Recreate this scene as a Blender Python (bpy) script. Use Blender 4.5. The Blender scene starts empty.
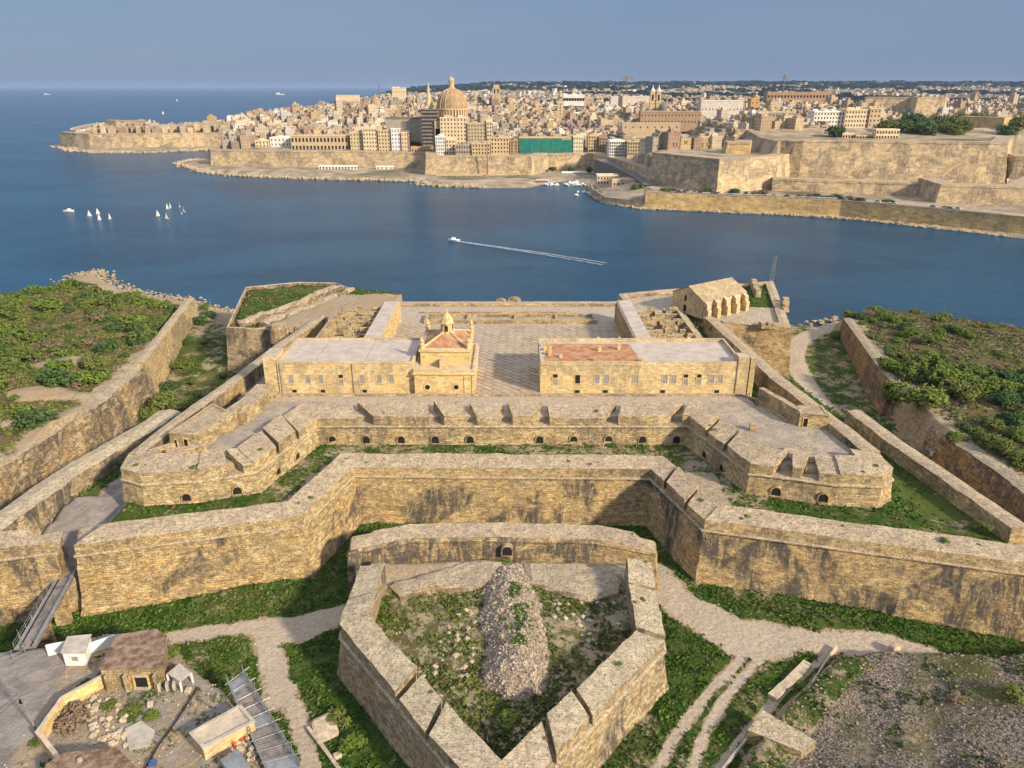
import bpy, bmesh, math, random
from mathutils import Vector, noise
R = math.radians
random.seed(7)
C = bpy.context.scene.collection
SC = bpy.context.scene

# ------------------------------------------------------------------ camera, sky, sun, exposure
CAMZ, PITCH, F = 90.0, 22.0, 737.0
cam_d = bpy.data.cameras.new('camera'); cam = bpy.data.objects.new('camera', cam_d); C.objects.link(cam)
cam.location = (0, 0, CAMZ); cam.rotation_euler = (R(90 - PITCH), 0, 0)
cam_d.sensor_width = 36.0; cam_d.lens = 36.0 * F / 1024.0; cam_d.clip_start = 1.0; cam_d.clip_end = 300000.0
SC.camera = cam
SUN_DIR = Vector((0.76, -0.65, 0)).normalized(); SUN_EL = R(27)
w = bpy.data.worlds.new('World'); SC.world = w; w.use_nodes = True
nt = w.node_tree; bg = nt.nodes['Background']
sky = nt.nodes.new('ShaderNodeTexSky'); sky.sky_type = 'NISHITA'; sky.sun_disc = False
sky.sun_elevation = SUN_EL; sky.sun_rotation = math.atan2(SUN_DIR.x, SUN_DIR.y)
sky.altitude = 0; sky.air_density = 1.0; sky.dust_density = 0.6; sky.ozone_density = 3.0
# a thin even veil of slate-blue evening cloud over the clear sky
tint = nt.nodes.new('ShaderNodeMix'); tint.data_type = 'RGBA'
tint.inputs['Factor'].default_value = 0.92; tint.inputs[7].default_value = (1.02, 1.45, 2.25, 1)
tcw = nt.nodes.new('ShaderNodeTexCoord'); mpw = nt.nodes.new('ShaderNodeMapping'); mpw.inputs['Scale'].default_value = (1.2, 1.2, 5.0); nt.links.new(tcw.outputs['Generated'], mpw.inputs[0])
cln = nt.nodes.new('ShaderNodeTexNoise'); cln.inputs['Scale'].default_value = 1.6; cln.inputs['Detail'].default_value = 4; nt.links.new(mpw.outputs[0], cln.inputs['Vector'])
clm = nt.nodes.new('ShaderNodeMix'); clm.data_type = 'RGBA'; clm.inputs[6].default_value = (0.62, 1.04, 1.90, 1); clm.inputs[7].default_value = (1.02, 1.32, 1.90, 1); nt.links.new(cln.outputs['Fac'], clm.inputs['Factor'])
sxw = nt.nodes.new('ShaderNodeSeparateXYZ'); nt.links.new(tcw.outputs['Generated'], sxw.inputs[0])   # veil brightened overhead, above the camera's view, as added fill light
mrw = nt.nodes.new('ShaderNodeMapRange'); mrw.interpolation_type = 'SMOOTHSTEP'; nt.links.new(sxw.outputs['Z'], mrw.inputs['Value'])
for k_, v_ in (('From Min', 0.18), ('From Max', 0.62), ('To Min', 0.0), ('To Max', 1.0)): mrw.inputs[k_].default_value = v_
ovw = nt.nodes.new('ShaderNodeMix'); ovw.data_type = 'RGBA'; nt.links.new(mrw.outputs['Result'], ovw.inputs['Factor']); nt.links.new(clm.outputs[2], ovw.inputs[6]); ovw.inputs[7].default_value = (3.9, 4.1, 4.8, 1)
nt.links.new(ovw.outputs[2], tint.inputs[7])
nt.links.new(sky.outputs[0], tint.inputs[6]); nt.links.new(tint.outputs[2], bg.inputs[0])
bg.inputs[1].default_value = 0.14
sd = bpy.data.lights.new('sun', 'SUN'); sd.energy = 4.3; sd.angle = R(4); sd.color = (1.0, 0.85, 0.63)
sun = bpy.data.objects.new('sun', sd); C.objects.link(sun)
sdir = Vector((SUN_DIR.x * math.cos(SUN_EL), SUN_DIR.y * math.cos(SUN_EL), math.sin(SUN_EL)))
sun.rotation_euler = sdir.to_track_quat('Z', 'Y').to_euler(); sun.location = (150, -100, 200)
SC.view_settings.view_transform = 'Standard'; SC.view_settings.look = 'None'
SC.view_settings.gamma = 1.0; SC.view_settings.use_curve_mapping = False; SC.view_settings.exposure = 0.62

# ------------------------------------------------------------------ helpers
cp, sp = math.cos(R(PITCH)), math.sin(R(PITCH))
def W(px, py, z):                      # world point seen at a pixel, at height z
    u = (px - 512) / F; v = (384 - py) / F
    d = Vector((u, cp + v * sp, -sp + v * cp))
    t = (z - CAMZ) / d.z
    return Vector((d.x * t, d.y * t, z))
def XY(l, z): return [W(p[0], p[1], z).xy for p in l]
def pix(p):
    p = Vector(p) - Vector((0, 0, CAMZ)); dep = p.y * cp - p.z * sp
    return 512 + F * p.x / dep, 384 - F * (p.y * sp + p.z * cp) / dep
def fb(x, y, z=0.0, s=1.0, o=4): return noise.fractal(Vector((x * s, y * s, z * s + 3.1)), 1.0, 2.0, o)

def tag(o, label=None, cat=None, group=None, kind=None):
    if label: o['label'] = label
    if cat: o['category'] = cat; kind = kind or 'thing'
    if group: o['group'] = group
    if kind: o['kind'] = kind
    return o
def thing(name, label, cat, loc=(0, 0, 0), rz=0.0, group=None):
    o = bpy.data.objects.new(name, None); C.objects.link(o)
    o.location = loc; o.rotation_euler = (0, 0, rz); o.empty_display_size = 0.5
    return tag(o, label, cat, group)
def setpar(o, parent):
    o.parent = parent
    return o
def copy_tree(o, parent=None):
    c = o.copy(); C.objects.link(c)
    if parent: c.parent = parent
    for ch in KIDS.get(o.name, []): copy_tree(ch, c)
    return c
KIDS = {}
WOFF = {}                              # roots whose parts are modelled in world coordinates
def wthing(name, label, cat, loc=(0, 0, 0), group=None):
    o = thing(name, label, cat, loc, 0.0, group); WOFF[o.name] = Vector(loc); return o

class MB:
    def __init__(s): s.v = []; s.f = []; s.uv = []; s.m = []
    def face(s, pts, uv=None, m=0):
        i = len(s.v); s.v += [tuple(p) for p in pts]; s.f.append(tuple(range(i, i + len(pts)))); s.m.append(m)
        if uv is None:
            a, b, c = Vector(pts[0]), Vector(pts[1]), Vector(pts[2]); n = (b - a).cross(c - a)
            if n.length > 1e-9: n.normalize()
            if abs(n.z) > 0.7: uv = [(p[0], p[1]) for p in pts]
            else:
                t = Vector((n.y, -n.x, 0));
                if t.length > 1e-6: t.normalize()
                uv = [(p[0] * t.x + p[1] * t.y, p[2]) for p in pts]
        s.uv += uv
    def prism(s, poly, z0, z1, bottom=False, m=0, mt=None):    # poly: xy list ccw; z1 float or list
        n = len(poly); a2 = sum(poly[i][0] * poly[(i + 1) % n][1] - poly[(i + 1) % n][0] * poly[i][1] for i in range(n))
        if a2 < 0:
            poly = poly[::-1]
            if not isinstance(z1, (int, float)): z1 = z1[::-1]
            if not isinstance(z0, (int, float)): z0 = z0[::-1]
        zt = [z1] * n if isinstance(z1, (int, float)) else z1
        zb = [z0] * n if isinstance(z0, (int, float)) else z0
        for i in range(n):
            j = (i + 1) % n
            s.face([(poly[i][0], poly[i][1], zb[i]), (poly[j][0], poly[j][1], zb[j]), (poly[j][0], poly[j][1], zt[j]), (poly[i][0], poly[i][1], zt[i])], m=m)
        s.face([(poly[i][0], poly[i][1], zt[i]) for i in range(n)], m=m if mt is None else mt)
        if bottom: s.face([(poly[i][0], poly[i][1], zb[i]) for i in reversed(range(n))], m=m)
        return s
    def box(s, cx, cy, z0, sx, sy, sz, rz=0.0, m=0, mt=None, taper=0.0, bottom=True):
        c, n = math.cos(rz), math.sin(rz); lo = []; hi = []
        for ax, ay in ((-.5, -.5), (.5, -.5), (.5, .5), (-.5, .5)):
            x, y = ax * sx, ay * sy; lo.append((cx + x * c - y * n, cy + x * n + y * c, z0))
            x, y = ax * (sx - taper), ay * (sy - taper); hi.append((cx + x * c - y * n, cy + x * n + y * c, z0 + sz))
        for i in range(4):
            j = (i + 1) % 4; s.face([lo[i], lo[j], hi[j], hi[i]], m=m)
        s.face(hi, m=m if mt is None else mt)
        if bottom: s.face(lo[::-1], m=m)
        return s
    def bar(s, a, b, r, n=6, r2=None):
        a, b = Vector(a), Vector(b); d = (b - a).normalized(); r2 = r if r2 is None else r2
        u = d.cross(Vector((0, 0, 1)));
        if u.length < 1e-3: u = Vector((1, 0, 0))
        u.normalize(); v = d.cross(u)
        A = [a + (u * math.cos(k * 2 * math.pi / n) + v * math.sin(k * 2 * math.pi / n)) * r for k in range(n)]
        B = [b + (u * math.cos(k * 2 * math.pi / n) + v * math.sin(k * 2 * math.pi / n)) * r2 for k in range(n)]
        for k in range(n): s.face([A[k], B[k], B[(k + 1) % n], A[(k + 1) % n]])
        s.face(A[::-1]); s.face(B)
        return s
    def lathe(s, cx, cy, prof, n=16, m=0):
        for (r0, z0), (r1, z1) in zip(prof, prof[1:]):
            for k in range(n):
                a, b = k * 2 * math.pi / n, (k + 1) * 2 * math.pi / n
                p = [(cx + r0 * math.cos(a), cy + r0 * math.sin(a), z0), (cx + r0 * math.cos(b), cy + r0 * math.sin(b), z0),
                     (cx + r1 * math.cos(b), cy + r1 * math.sin(b), z1), (cx + r1 * math.cos(a), cy + r1 * math.sin(a), z1)]
                if r1 < 1e-4: p = p[:3]
                elif r0 < 1e-4: p = [p[0], p[2], p[3]]
                s.face(p, m=m)
        return s
    def build(s, name, mats, parent=None, weld=False, smooth=False, local=False):
        off = None
        if parent is None and not local:
            xs = [p[0] for p in s.v]; ys = [p[1] for p in s.v]; off = Vector(((min(xs) + max(xs)) / 2, (min(ys) + max(ys)) / 2, min(p[2] for p in s.v)))
        elif parent is not None: off = WOFF.get(parent.name)
        if off is not None and name not in ('sea',): s.v = [(p[0] - off.x, p[1] - off.y, p[2] - off.z) for p in s.v]
        me = bpy.data.meshes.new(name); me.from_pydata(s.v, [], s.f)
        uvl = me.uv_layers.new(name='UVMap'); fl = [c for t in s.uv for c in t]; uvl.data.foreach_set('uv', fl)
        if not isinstance(mats, (list, tuple)): mats = [mats]
        for k in mats: me.materials.append(k)
        me.polygons.foreach_set('material_index', s.m)
        if weld:
            bm = bmesh.new(); bm.from_mesh(me); bmesh.ops.remove_doubles(bm, verts=bm.verts, dist=0.002); bm.to_mesh(me); bm.free()
        if smooth: me.polygons.foreach_set('use_smooth', [True] * len(me.polygons))
        o = bpy.data.objects.new(name, me); C.objects.link(o)
        if parent is not None:
            o.parent = parent; KIDS.setdefault(parent.name, []).append(o)
            if off is not None: WOFF[o.name] = off
        elif off is not None and name not in ('sea',): o.location = off; WOFF[o.name] = off
        return o

def nrm(a, b):
    d = Vector((b[0] - a[0], b[1] - a[1])).normalized(); return Vector((d.y, -d.x))
def offset(pts, o, closed=False):       # shift a plan polyline to its right-hand side (outward) with mitred corners
    n = len(pts); out = []
    for i in range(n):
        p = Vector(pts[i][:2])
        a = nrm(pts[i - 1], pts[i]) if (i > 0 or closed) else None
        b = nrm(pts[i], pts[(i + 1) % n]) if (i < n - 1 or closed) else None
        if a is None: a = b
        if b is None: b = a
        m = (a + b); m = m / max(m.length, 1e-6)
        k = min(1.0 / max(m.dot(a), 0.3), 3.0)
        out.append(p + m * o * k)
    return out
def jitter(p, amp, fr=0.45):
    q = Vector(p)
    nv = noise.noise_vector(q * fr) * amp + noise.noise_vector(q * fr * 0.3 + Vector((9, 9, 9))) * amp * 1.3
    return q + nv
def sweep(mb, pts, prof, seg=1.6, amps=None, closed=False, caps=True, vs=1.5):
    # prof: (offset, z) list from outer base up and over; z may be a function of the point
    pr = []; am = []
    amps = amps or [0.0] * len(prof)
    for k in range(len(prof) - 1):
        (o0, z0), (o1, z1) = prof[k], prof[k + 1]
        L = math.hypot(o1 - o0, z1 - z0); n = max(1, int(round(L / vs))) if vs else 1
        for i in range(n):
            t = i / n; pr.append((o0 + (o1 - o0) * t, z0 + (z1 - z0) * t)); am.append(amps[k] + (amps[k + 1] - amps[k]) * t)
    pr.append(prof[-1]); am.append(amps[-1])
    rows = []; n = len(pts); ring = list(range(n)) + ([0] if closed else [])
    us = None
    for (o, z), a in zip(pr, am):
        op = offset(pts, o, closed); row = []; u = []; acc = 0.0
        for i in range(len(ring) - 1):
            A, B = op[ring[i]], op[ring[i + 1]]
            L = (Vector(pts[ring[i + 1]][:2]) - Vector(pts[ring[i]][:2])).length; k = max(1, int(round(L / seg)))
            for j in range(k):
                t = j / k; q = A.lerp(B, t); row.append((q.x, q.y, z)); u.append(acc + L * t)
            acc += L
        q = op[ring[-1]]; row.append((q.x, q.y, z)); u.append(acc)
        row = [jitter(p, a) if a else Vector(p) for p in row]
        rows.append(row); us = u
    vv = [0.0]
    for k in range(len(pr) - 1): vv.append(vv[-1] + math.hypot(pr[k + 1][0] - pr[k][0], pr[k + 1][1] - pr[k][1]))
    for k in range(len(rows) - 1):
        for i in range(len(us) - 1):
            mb.face([rows[k][i], rows[k][i + 1], rows[k + 1][i + 1], rows[k + 1][i]],
                    [(us[i], vv[k]), (us[i + 1], vv[k]), (us[i + 1], vv[k + 1]), (us[i], vv[k + 1])])
    if caps and not closed:
        mb.face([r[0] for r in rows][::-1]); mb.face([r[-1] for r in rows])
    return mb

def inpoly(x, y, poly):
    c = False; n = len(poly); j = n - 1
    for i in range(n):
        xi, yi = poly[i]; xj, yj = poly[j]
        if (yi > y) != (yj > y) and x < (xj - xi) * (y - yi) / (yj - yi) + xi: c = not c
        j = i
    return c
def dseg(x, y, a, b):
    ax, ay = a; bx, by = b; dx, dy = bx - ax, by - ay; l2 = dx * dx + dy * dy
    t = 0 if l2 == 0 else max(0, min(1, ((x - ax) * dx + (y - ay) * dy) / l2))
    return math.hypot(x - ax - t * dx, y - ay - t * dy)
def dpoly(x, y, pts, closed=False):
    d = 1e9
    for i in range(len(pts) - (0 if closed else 1)): d = min(d, dseg(x, y, pts[i], pts[(i + 1) % len(pts)]))
    return d
def sdf(x, y, poly):                    # positive inside
    d = dpoly(x, y, poly, True); return d if inpoly(x, y, poly) else -d
def sst(a, b, x):
    t = max(0.0, min(1.0, (x - a) / (b - a))); return t * t * (3 - 2 * t)

# ------------------------------------------------------------------ materials
def newmat(name):
    m = bpy.data.materials.new(name); m.use_nodes = True; return m, m.node_tree, m.node_tree.nodes['Principled BSDF']
def nd(nt, t, **k):
    n = nt.nodes.new(t)
    for a, b in k.items(): setattr(n, a, b)
    return n
def mixc(nt, fac, a, b, mode='MIX'):
    n = nd(nt, 'ShaderNodeMix', data_type='RGBA', blend_type=mode)
    for s, v in ((0, fac), (6, a), (7, b)):
        if hasattr(v, 'is_output') or isinstance(v, bpy.types.NodeSocket): nt.links.new(v, n.inputs[s])
        else: n.inputs[s].default_value = v if s == 0 else (*v[:3], 1)
    return n.outputs[2]
def noi(nt, vec, scale, detail=4, rough=0.6, dist=0.0):
    n = nd(nt, 'ShaderNodeTexNoise'); n.inputs['Scale'].default_value = scale; n.inputs['Detail'].default_value = detail
    n.inputs['Roughness'].default_value = rough; n.inputs['Distortion'].default_value = dist
    if vec is not None: nt.links.new(vec, n.inputs['Vector'])
    return n.outputs['Fac']
def ramp(nt, fac, a, b, c0=0.0, c1=1.0):
    n = nd(nt, 'ShaderNodeMapRange', clamp=True, interpolation_type='SMOOTHSTEP'); nt.links.new(fac, n.inputs['Value'])
    n.inputs['From Min'].default_value = a; n.inputs['From Max'].default_value = b; n.inputs['To Min'].default_value = c0; n.inputs['To Max'].default_value = c1
    return n.outputs['Result']
def mth(nt, op, a, b=0.0):
    n = nd(nt, 'ShaderNodeMath', operation=op)
    for i, v in enumerate((a, b)):
        if isinstance(v, bpy.types.NodeSocket): nt.links.new(v, n.inputs[i])
        else: n.inputs[i].default_value = v
    return n.outputs[0]
def vmul(nt, vec, s):
    n = nd(nt, 'ShaderNodeVectorMath', operation='MULTIPLY'); nt.links.new(vec, n.inputs[0]); n.inputs[1].default_value = s
    return n.outputs[0]
def stone(name, c1, c2, stain=(0.13, 0.115, 0.10), top=(0.34, 0.27, 0.20), st=0.55, bw=1.1, bh=0.42, mortar=0.55, bump=0.85, topst=0.5, contrast=1.0):
    m, nt, b = newmat(name); g = nd(nt, 'ShaderNodeNewGeometry'); pos = g.outputs['Position']
    uv = nd(nt, 'ShaderNodeUVMap'); uv.uv_map = 'UVMap'
    br = nd(nt, 'ShaderNodeTexBrick'); nt.links.new(uv.outputs[0], br.inputs['Vector'])
    br.inputs['Scale'].default_value = 1.0; br.inputs['Brick Width'].default_value = bw; br.inputs['Row Height'].default_value = bh
    br.inputs['Mortar Size'].default_value = 0.035; br.inputs['Mortar Smooth'].default_value = 0.4; br.inputs['Bias'].default_value = 0.0
    br.inputs['Color1'].default_value = (0.62, 0.62, 0.62, 1); br.inputs['Color2'].default_value = (1.30, 1.22, 1.08, 1); br.inputs['Mortar'].default_value = (mortar, mortar * .95, mortar * .88, 1)
    big = ramp(nt, noi(nt, pos, 0.16, 5, 0.65, 0.5), 0.40, 0.60)
    col = mixc(nt, big, c1, c2)
    col = mixc(nt, 0.75, col, br.outputs['Color'], 'MULTIPLY')
    och = ramp(nt, noi(nt, pos, 0.28, 5, 0.7, 0.9), 0.53, 0.63, 0.0, 0.5)
    col = mixc(nt, och, col, (min(.72, c1[0] * 1.08), c1[1] * 0.93, c1[2] * 0.58))
    pal = ramp(nt, noi(nt, pos, 0.5, 6, 0.8, 0.3), 0.53, 0.62, 0.0, 0.75)
    col = mixc(nt, pal, col, [min(.75, x * 1.28) for x in (c1[0], c1[1] * 1.04, c1[2] * 1.15)])
    ero = ramp(nt, noi(nt, vmul(nt, pos, (1, 1, 1.8)), 0.85, 6, 0.85, 0.3), 0.51, 0.58, 0.0, 0.55 * contrast)
    col = mixc(nt, ero, col, (c1[0] * .42, c1[1] * .40, c1[2] * .44))
    sp_ = noi(nt, vmul(nt, pos, (0.75, 0.75, 0.16)), 1.0, 6, 0.8, 0.5)
    patch = noi(nt, pos, 0.055, 5, 0.6, 1.0)
    sf = mth(nt, 'MULTIPLY', ramp(nt, sp_, 0.40, 0.56, .15, 1), ramp(nt, patch, 0.48, 0.56))
    col = mixc(nt, mth(nt, 'MULTIPLY', sf, min(1, st * 1.3)), col, stain)
    strat = noi(nt, vmul(nt, pos, (0.12, 0.12, 1.3)), 1.0, 5, 0.75)
    col = mixc(nt, ramp(nt, strat, 0.53, 0.62, 0.0, 0.35 * contrast), col, (c1[0] * .35, c1[1] * .33, c1[2] * .36))
    fine = noi(nt, pos, 2.0, 5, 0.8)
    pit = ramp(nt, fine, 0.54, 0.62, 0.0, 0.6 * contrast)
    nz = nd(nt, 'ShaderNodeSeparateXYZ'); nt.links.new(g.outputs['Normal'], nz.inputs[0])
    tf = ramp(nt, nz.outputs['Z'], 0.55, 0.85)
    tn = ramp(nt, noi(nt, pos, 1.9, 6, 0.9), 0.51, 0.59)
    tcol = mixc(nt, ramp(nt, noi(nt, pos, 0.3, 5, 0.75, .5), 0.42, 0.60), top, (min(.66, top[0] * 1.3), min(.58, top[1] * 1.26), min(.5, top[2] * 1.15)))
    tcol = mixc(nt, mth(nt, 'MULTIPLY', tn, topst), tcol, (top[0] * .36, top[1] * .32, top[2] * .30))
    col = mixc(nt, tf, col, tcol)
    col = mixc(nt, pit, col, (0.12, 0.09, 0.06))
    col = mixc(nt, 0.5 * contrast, col, mixc(nt, noi(nt, pos, 3.0, 5, 0.85), (0.40, 0.40, 0.40), (1.62, 1.60, 1.56)), 'MULTIPLY')
    nt.links.new(col, b.inputs['Base Color']); b.inputs['Roughness'].default_value = 0.95; b.inputs['Specular IOR Level'].default_value = 0.1
    h = mth(nt, 'ADD', mth(nt, 'MULTIPLY', fine, 0.8), mth(nt, 'MULTIPLY', br.outputs['Fac'], -0.25))
    h = mth(nt, 'ADD', h, mth(nt, 'MULTIPLY', strat, 0.5)); h = mth(nt, 'SUBTRACT', h, mth(nt, 'MULTIPLY', ero, 0.5))
    bp = nd(nt, 'ShaderNodeBump'); bp.inputs['Strength'].default_value = bump; bp.inputs['Distance'].default_value = 0.5
    nt.links.new(h, bp.inputs['Height']); nt.links.new(bp.outputs[0], b.inputs['Normal'])
    return m
def plain(name, col, rough=0.8, var=0.35, sc=0.8, metal=0.0, bump=0.0, spec=0.2, col2=None):
    m, nt, b = newmat(name); g = nd(nt, 'ShaderNodeNewGeometry'); pos = g.outputs['Position']
    n = noi(nt, pos, sc, 5, 0.7)
    c = mixc(nt, ramp(nt, n, 0.35, 0.65), [x * (1 - var) for x in col], col2 or [min(0.9, x * (1 + var)) for x in col])
    nt.links.new(c, b.inputs['Base Color']); b.inputs['Roughness'].default_value = rough; b.inputs['Metallic'].default_value = metal
    b.inputs['Specular IOR Level'].default_value = spec
    if bump:
        bp = nd(nt, 'ShaderNodeBump'); bp.inputs['Strength'].default_value = bump; bp.inputs['Distance'].default_value = 0.3
        nt.links.new(n, bp.inputs['Height']); nt.links.new(bp.outputs[0], b.inputs['Normal'])
    return m
def leafmat(name, a, b_, c_):
    m, nt, b = newmat(name); g = nd(nt, 'ShaderNodeNewGeometry'); oi = nd(nt, 'ShaderNodeObjectInfo')
    n = noi(nt, g.outputs['Position'], 0.55, 4, 0.7)
    c = mixc(nt, ramp(nt, n, 0.35, 0.62), a, b_)
    c = mixc(nt, mth(nt, 'MULTIPLY', oi.outputs['Random'], 0.75), c, c_)
    c = mixc(nt, mth(nt, 'MULTIPLY', g.outputs['Random Per Island'], 0.5), c, [x * 1.7 for x in b_])
    nt.links.new(c, b.inputs['Base Color']); b.inputs['Roughness'].default_value = 0.75; b.inputs['Specular IOR Level'].default_value = 0.15
    return m
M = {}
M['wall'] = stone('fort_limestone', (0.63, 0.465, 0.245), (0.54, 0.41, 0.235), st=.85, top=(.54, .43, .315), topst=.7)
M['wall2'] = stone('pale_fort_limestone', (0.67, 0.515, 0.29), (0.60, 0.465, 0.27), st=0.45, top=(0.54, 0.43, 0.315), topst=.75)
M['ravelin'] = stone('grey_weathered_limestone', (0.56, 0.445, 0.285), (0.50, 0.405, 0.265), st=0.8, top=(0.58, 0.475, 0.345), topst=0.7)
M['ditchwall'] = stone('brown_rock_cut_wall', (0.50, 0.33, 0.16), (0.38, 0.26, 0.14), st=0.6, bw=1.8, bh=0.8, mortar=0.4, bump=0.9, top=(0.40, 0.34, 0.26))
M['rock'] = stone('pale_bedrock', (0.51, 0.39, 0.23), (0.42, 0.33, 0.21), st=0.6, mortar=0.95, bump=1.0, top=(0.52, 0.43, 0.32))
M['barrack'] = stone('barrack_limestone', (0.67, 0.52, 0.29), (0.61, 0.475, 0.27), st=0.3, bw=0.9, bh=0.32, mortar=0.75, bump=0.3, top=(0.42, 0.36, 0.30), topst=0.2, contrast=0.6)
M['chapel'] = stone('smooth_ochre_limestone', (0.65, 0.49, 0.24), (0.61, 0.46, 0.23), st=0.1, mortar=0.85, bump=0.15, top=(0.45, 0.38, 0.30), topst=0.2, contrast=0.4)
M['roof2'] = stone('magazine_slab_roof', (0.60, 0.45, 0.25), (0.52, 0.40, 0.24), st=.3, top=(.50, .39, .25), topst=.3, bw=1.4, bh=.7)
M['roof'] = plain('lime_screed_roof', (0.46, 0.395, 0.34), 0.95, 0.13, 0.35, spec=0.05)
M['redroof'] = plain('terracotta_screed', (0.46, 0.185, 0.075), 0.9, 0.25, 0.5, col2=(0.46, 0.29, 0.17))
M['dark'] = plain('dark_opening', (0.02, 0.018, 0.016), 0.9, 0.1)
M['shutter'] = plain('grey_shutter', (0.27, 0.245, 0.24), 0.7, 0.15)
M['steel'] = plain('galvanised_steel', (0.32, 0.33, 0.33), 0.5, 0.15, metal=0.5)
M['white'] = plain('white_paint', (0.72, 0.71, 0.68), 0.6, 0.06)
M['deckw'] = plain('weathered_timber', (0.20, 0.17, 0.16), 0.9, 0.3)
M['rust'] = plain('rusty_earth_roof', (0.20, 0.115, 0.075), 0.95, 0.35, 0.8, bump=0.3, col2=(0.30, 0.22, 0.16))
M['concrete'] = plain('pale_concrete', (0.42, 0.38, 0.32), 0.9, 0.18, 0.6)
M['block'] = plain('cut_stone_block', (0.46, 0.38, 0.27), 0.95, 0.25, 1.2, bump=0.3)
M['leaf'] = leafmat('olive_scrub_leaves', (0.040, 0.066, 0.014), (0.095, 0.140, 0.026), (0.15, 0.13, 0.04))
M['leafb'] = leafmat('bright_green_leaves', (0.045, 0.085, 0.012), (0.105, 0.160, 0.022), (0.14, 0.15, 0.035))
M['leafd'] = leafmat('dark_green_leaves', (0.024, 0.052, 0.016), (0.055, 0.105, 0.028), (0.065, 0.09, 0.03))
M['leafr'] = leafmat('dry_brown_twigs', (0.12, 0.08, 0.045), (0.20, 0.14, 0.09), (0.15, 0.12, 0.08))
M['grassb'] = leafmat('lush_grass_blades', (0.028, 0.072, 0.010), (0.058, 0.125, 0.018), (0.09, 0.125, 0.024))
M['bark'] = plain('bark', (0.11, 0.085, 0.06), 0.95, 0.3)

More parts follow.
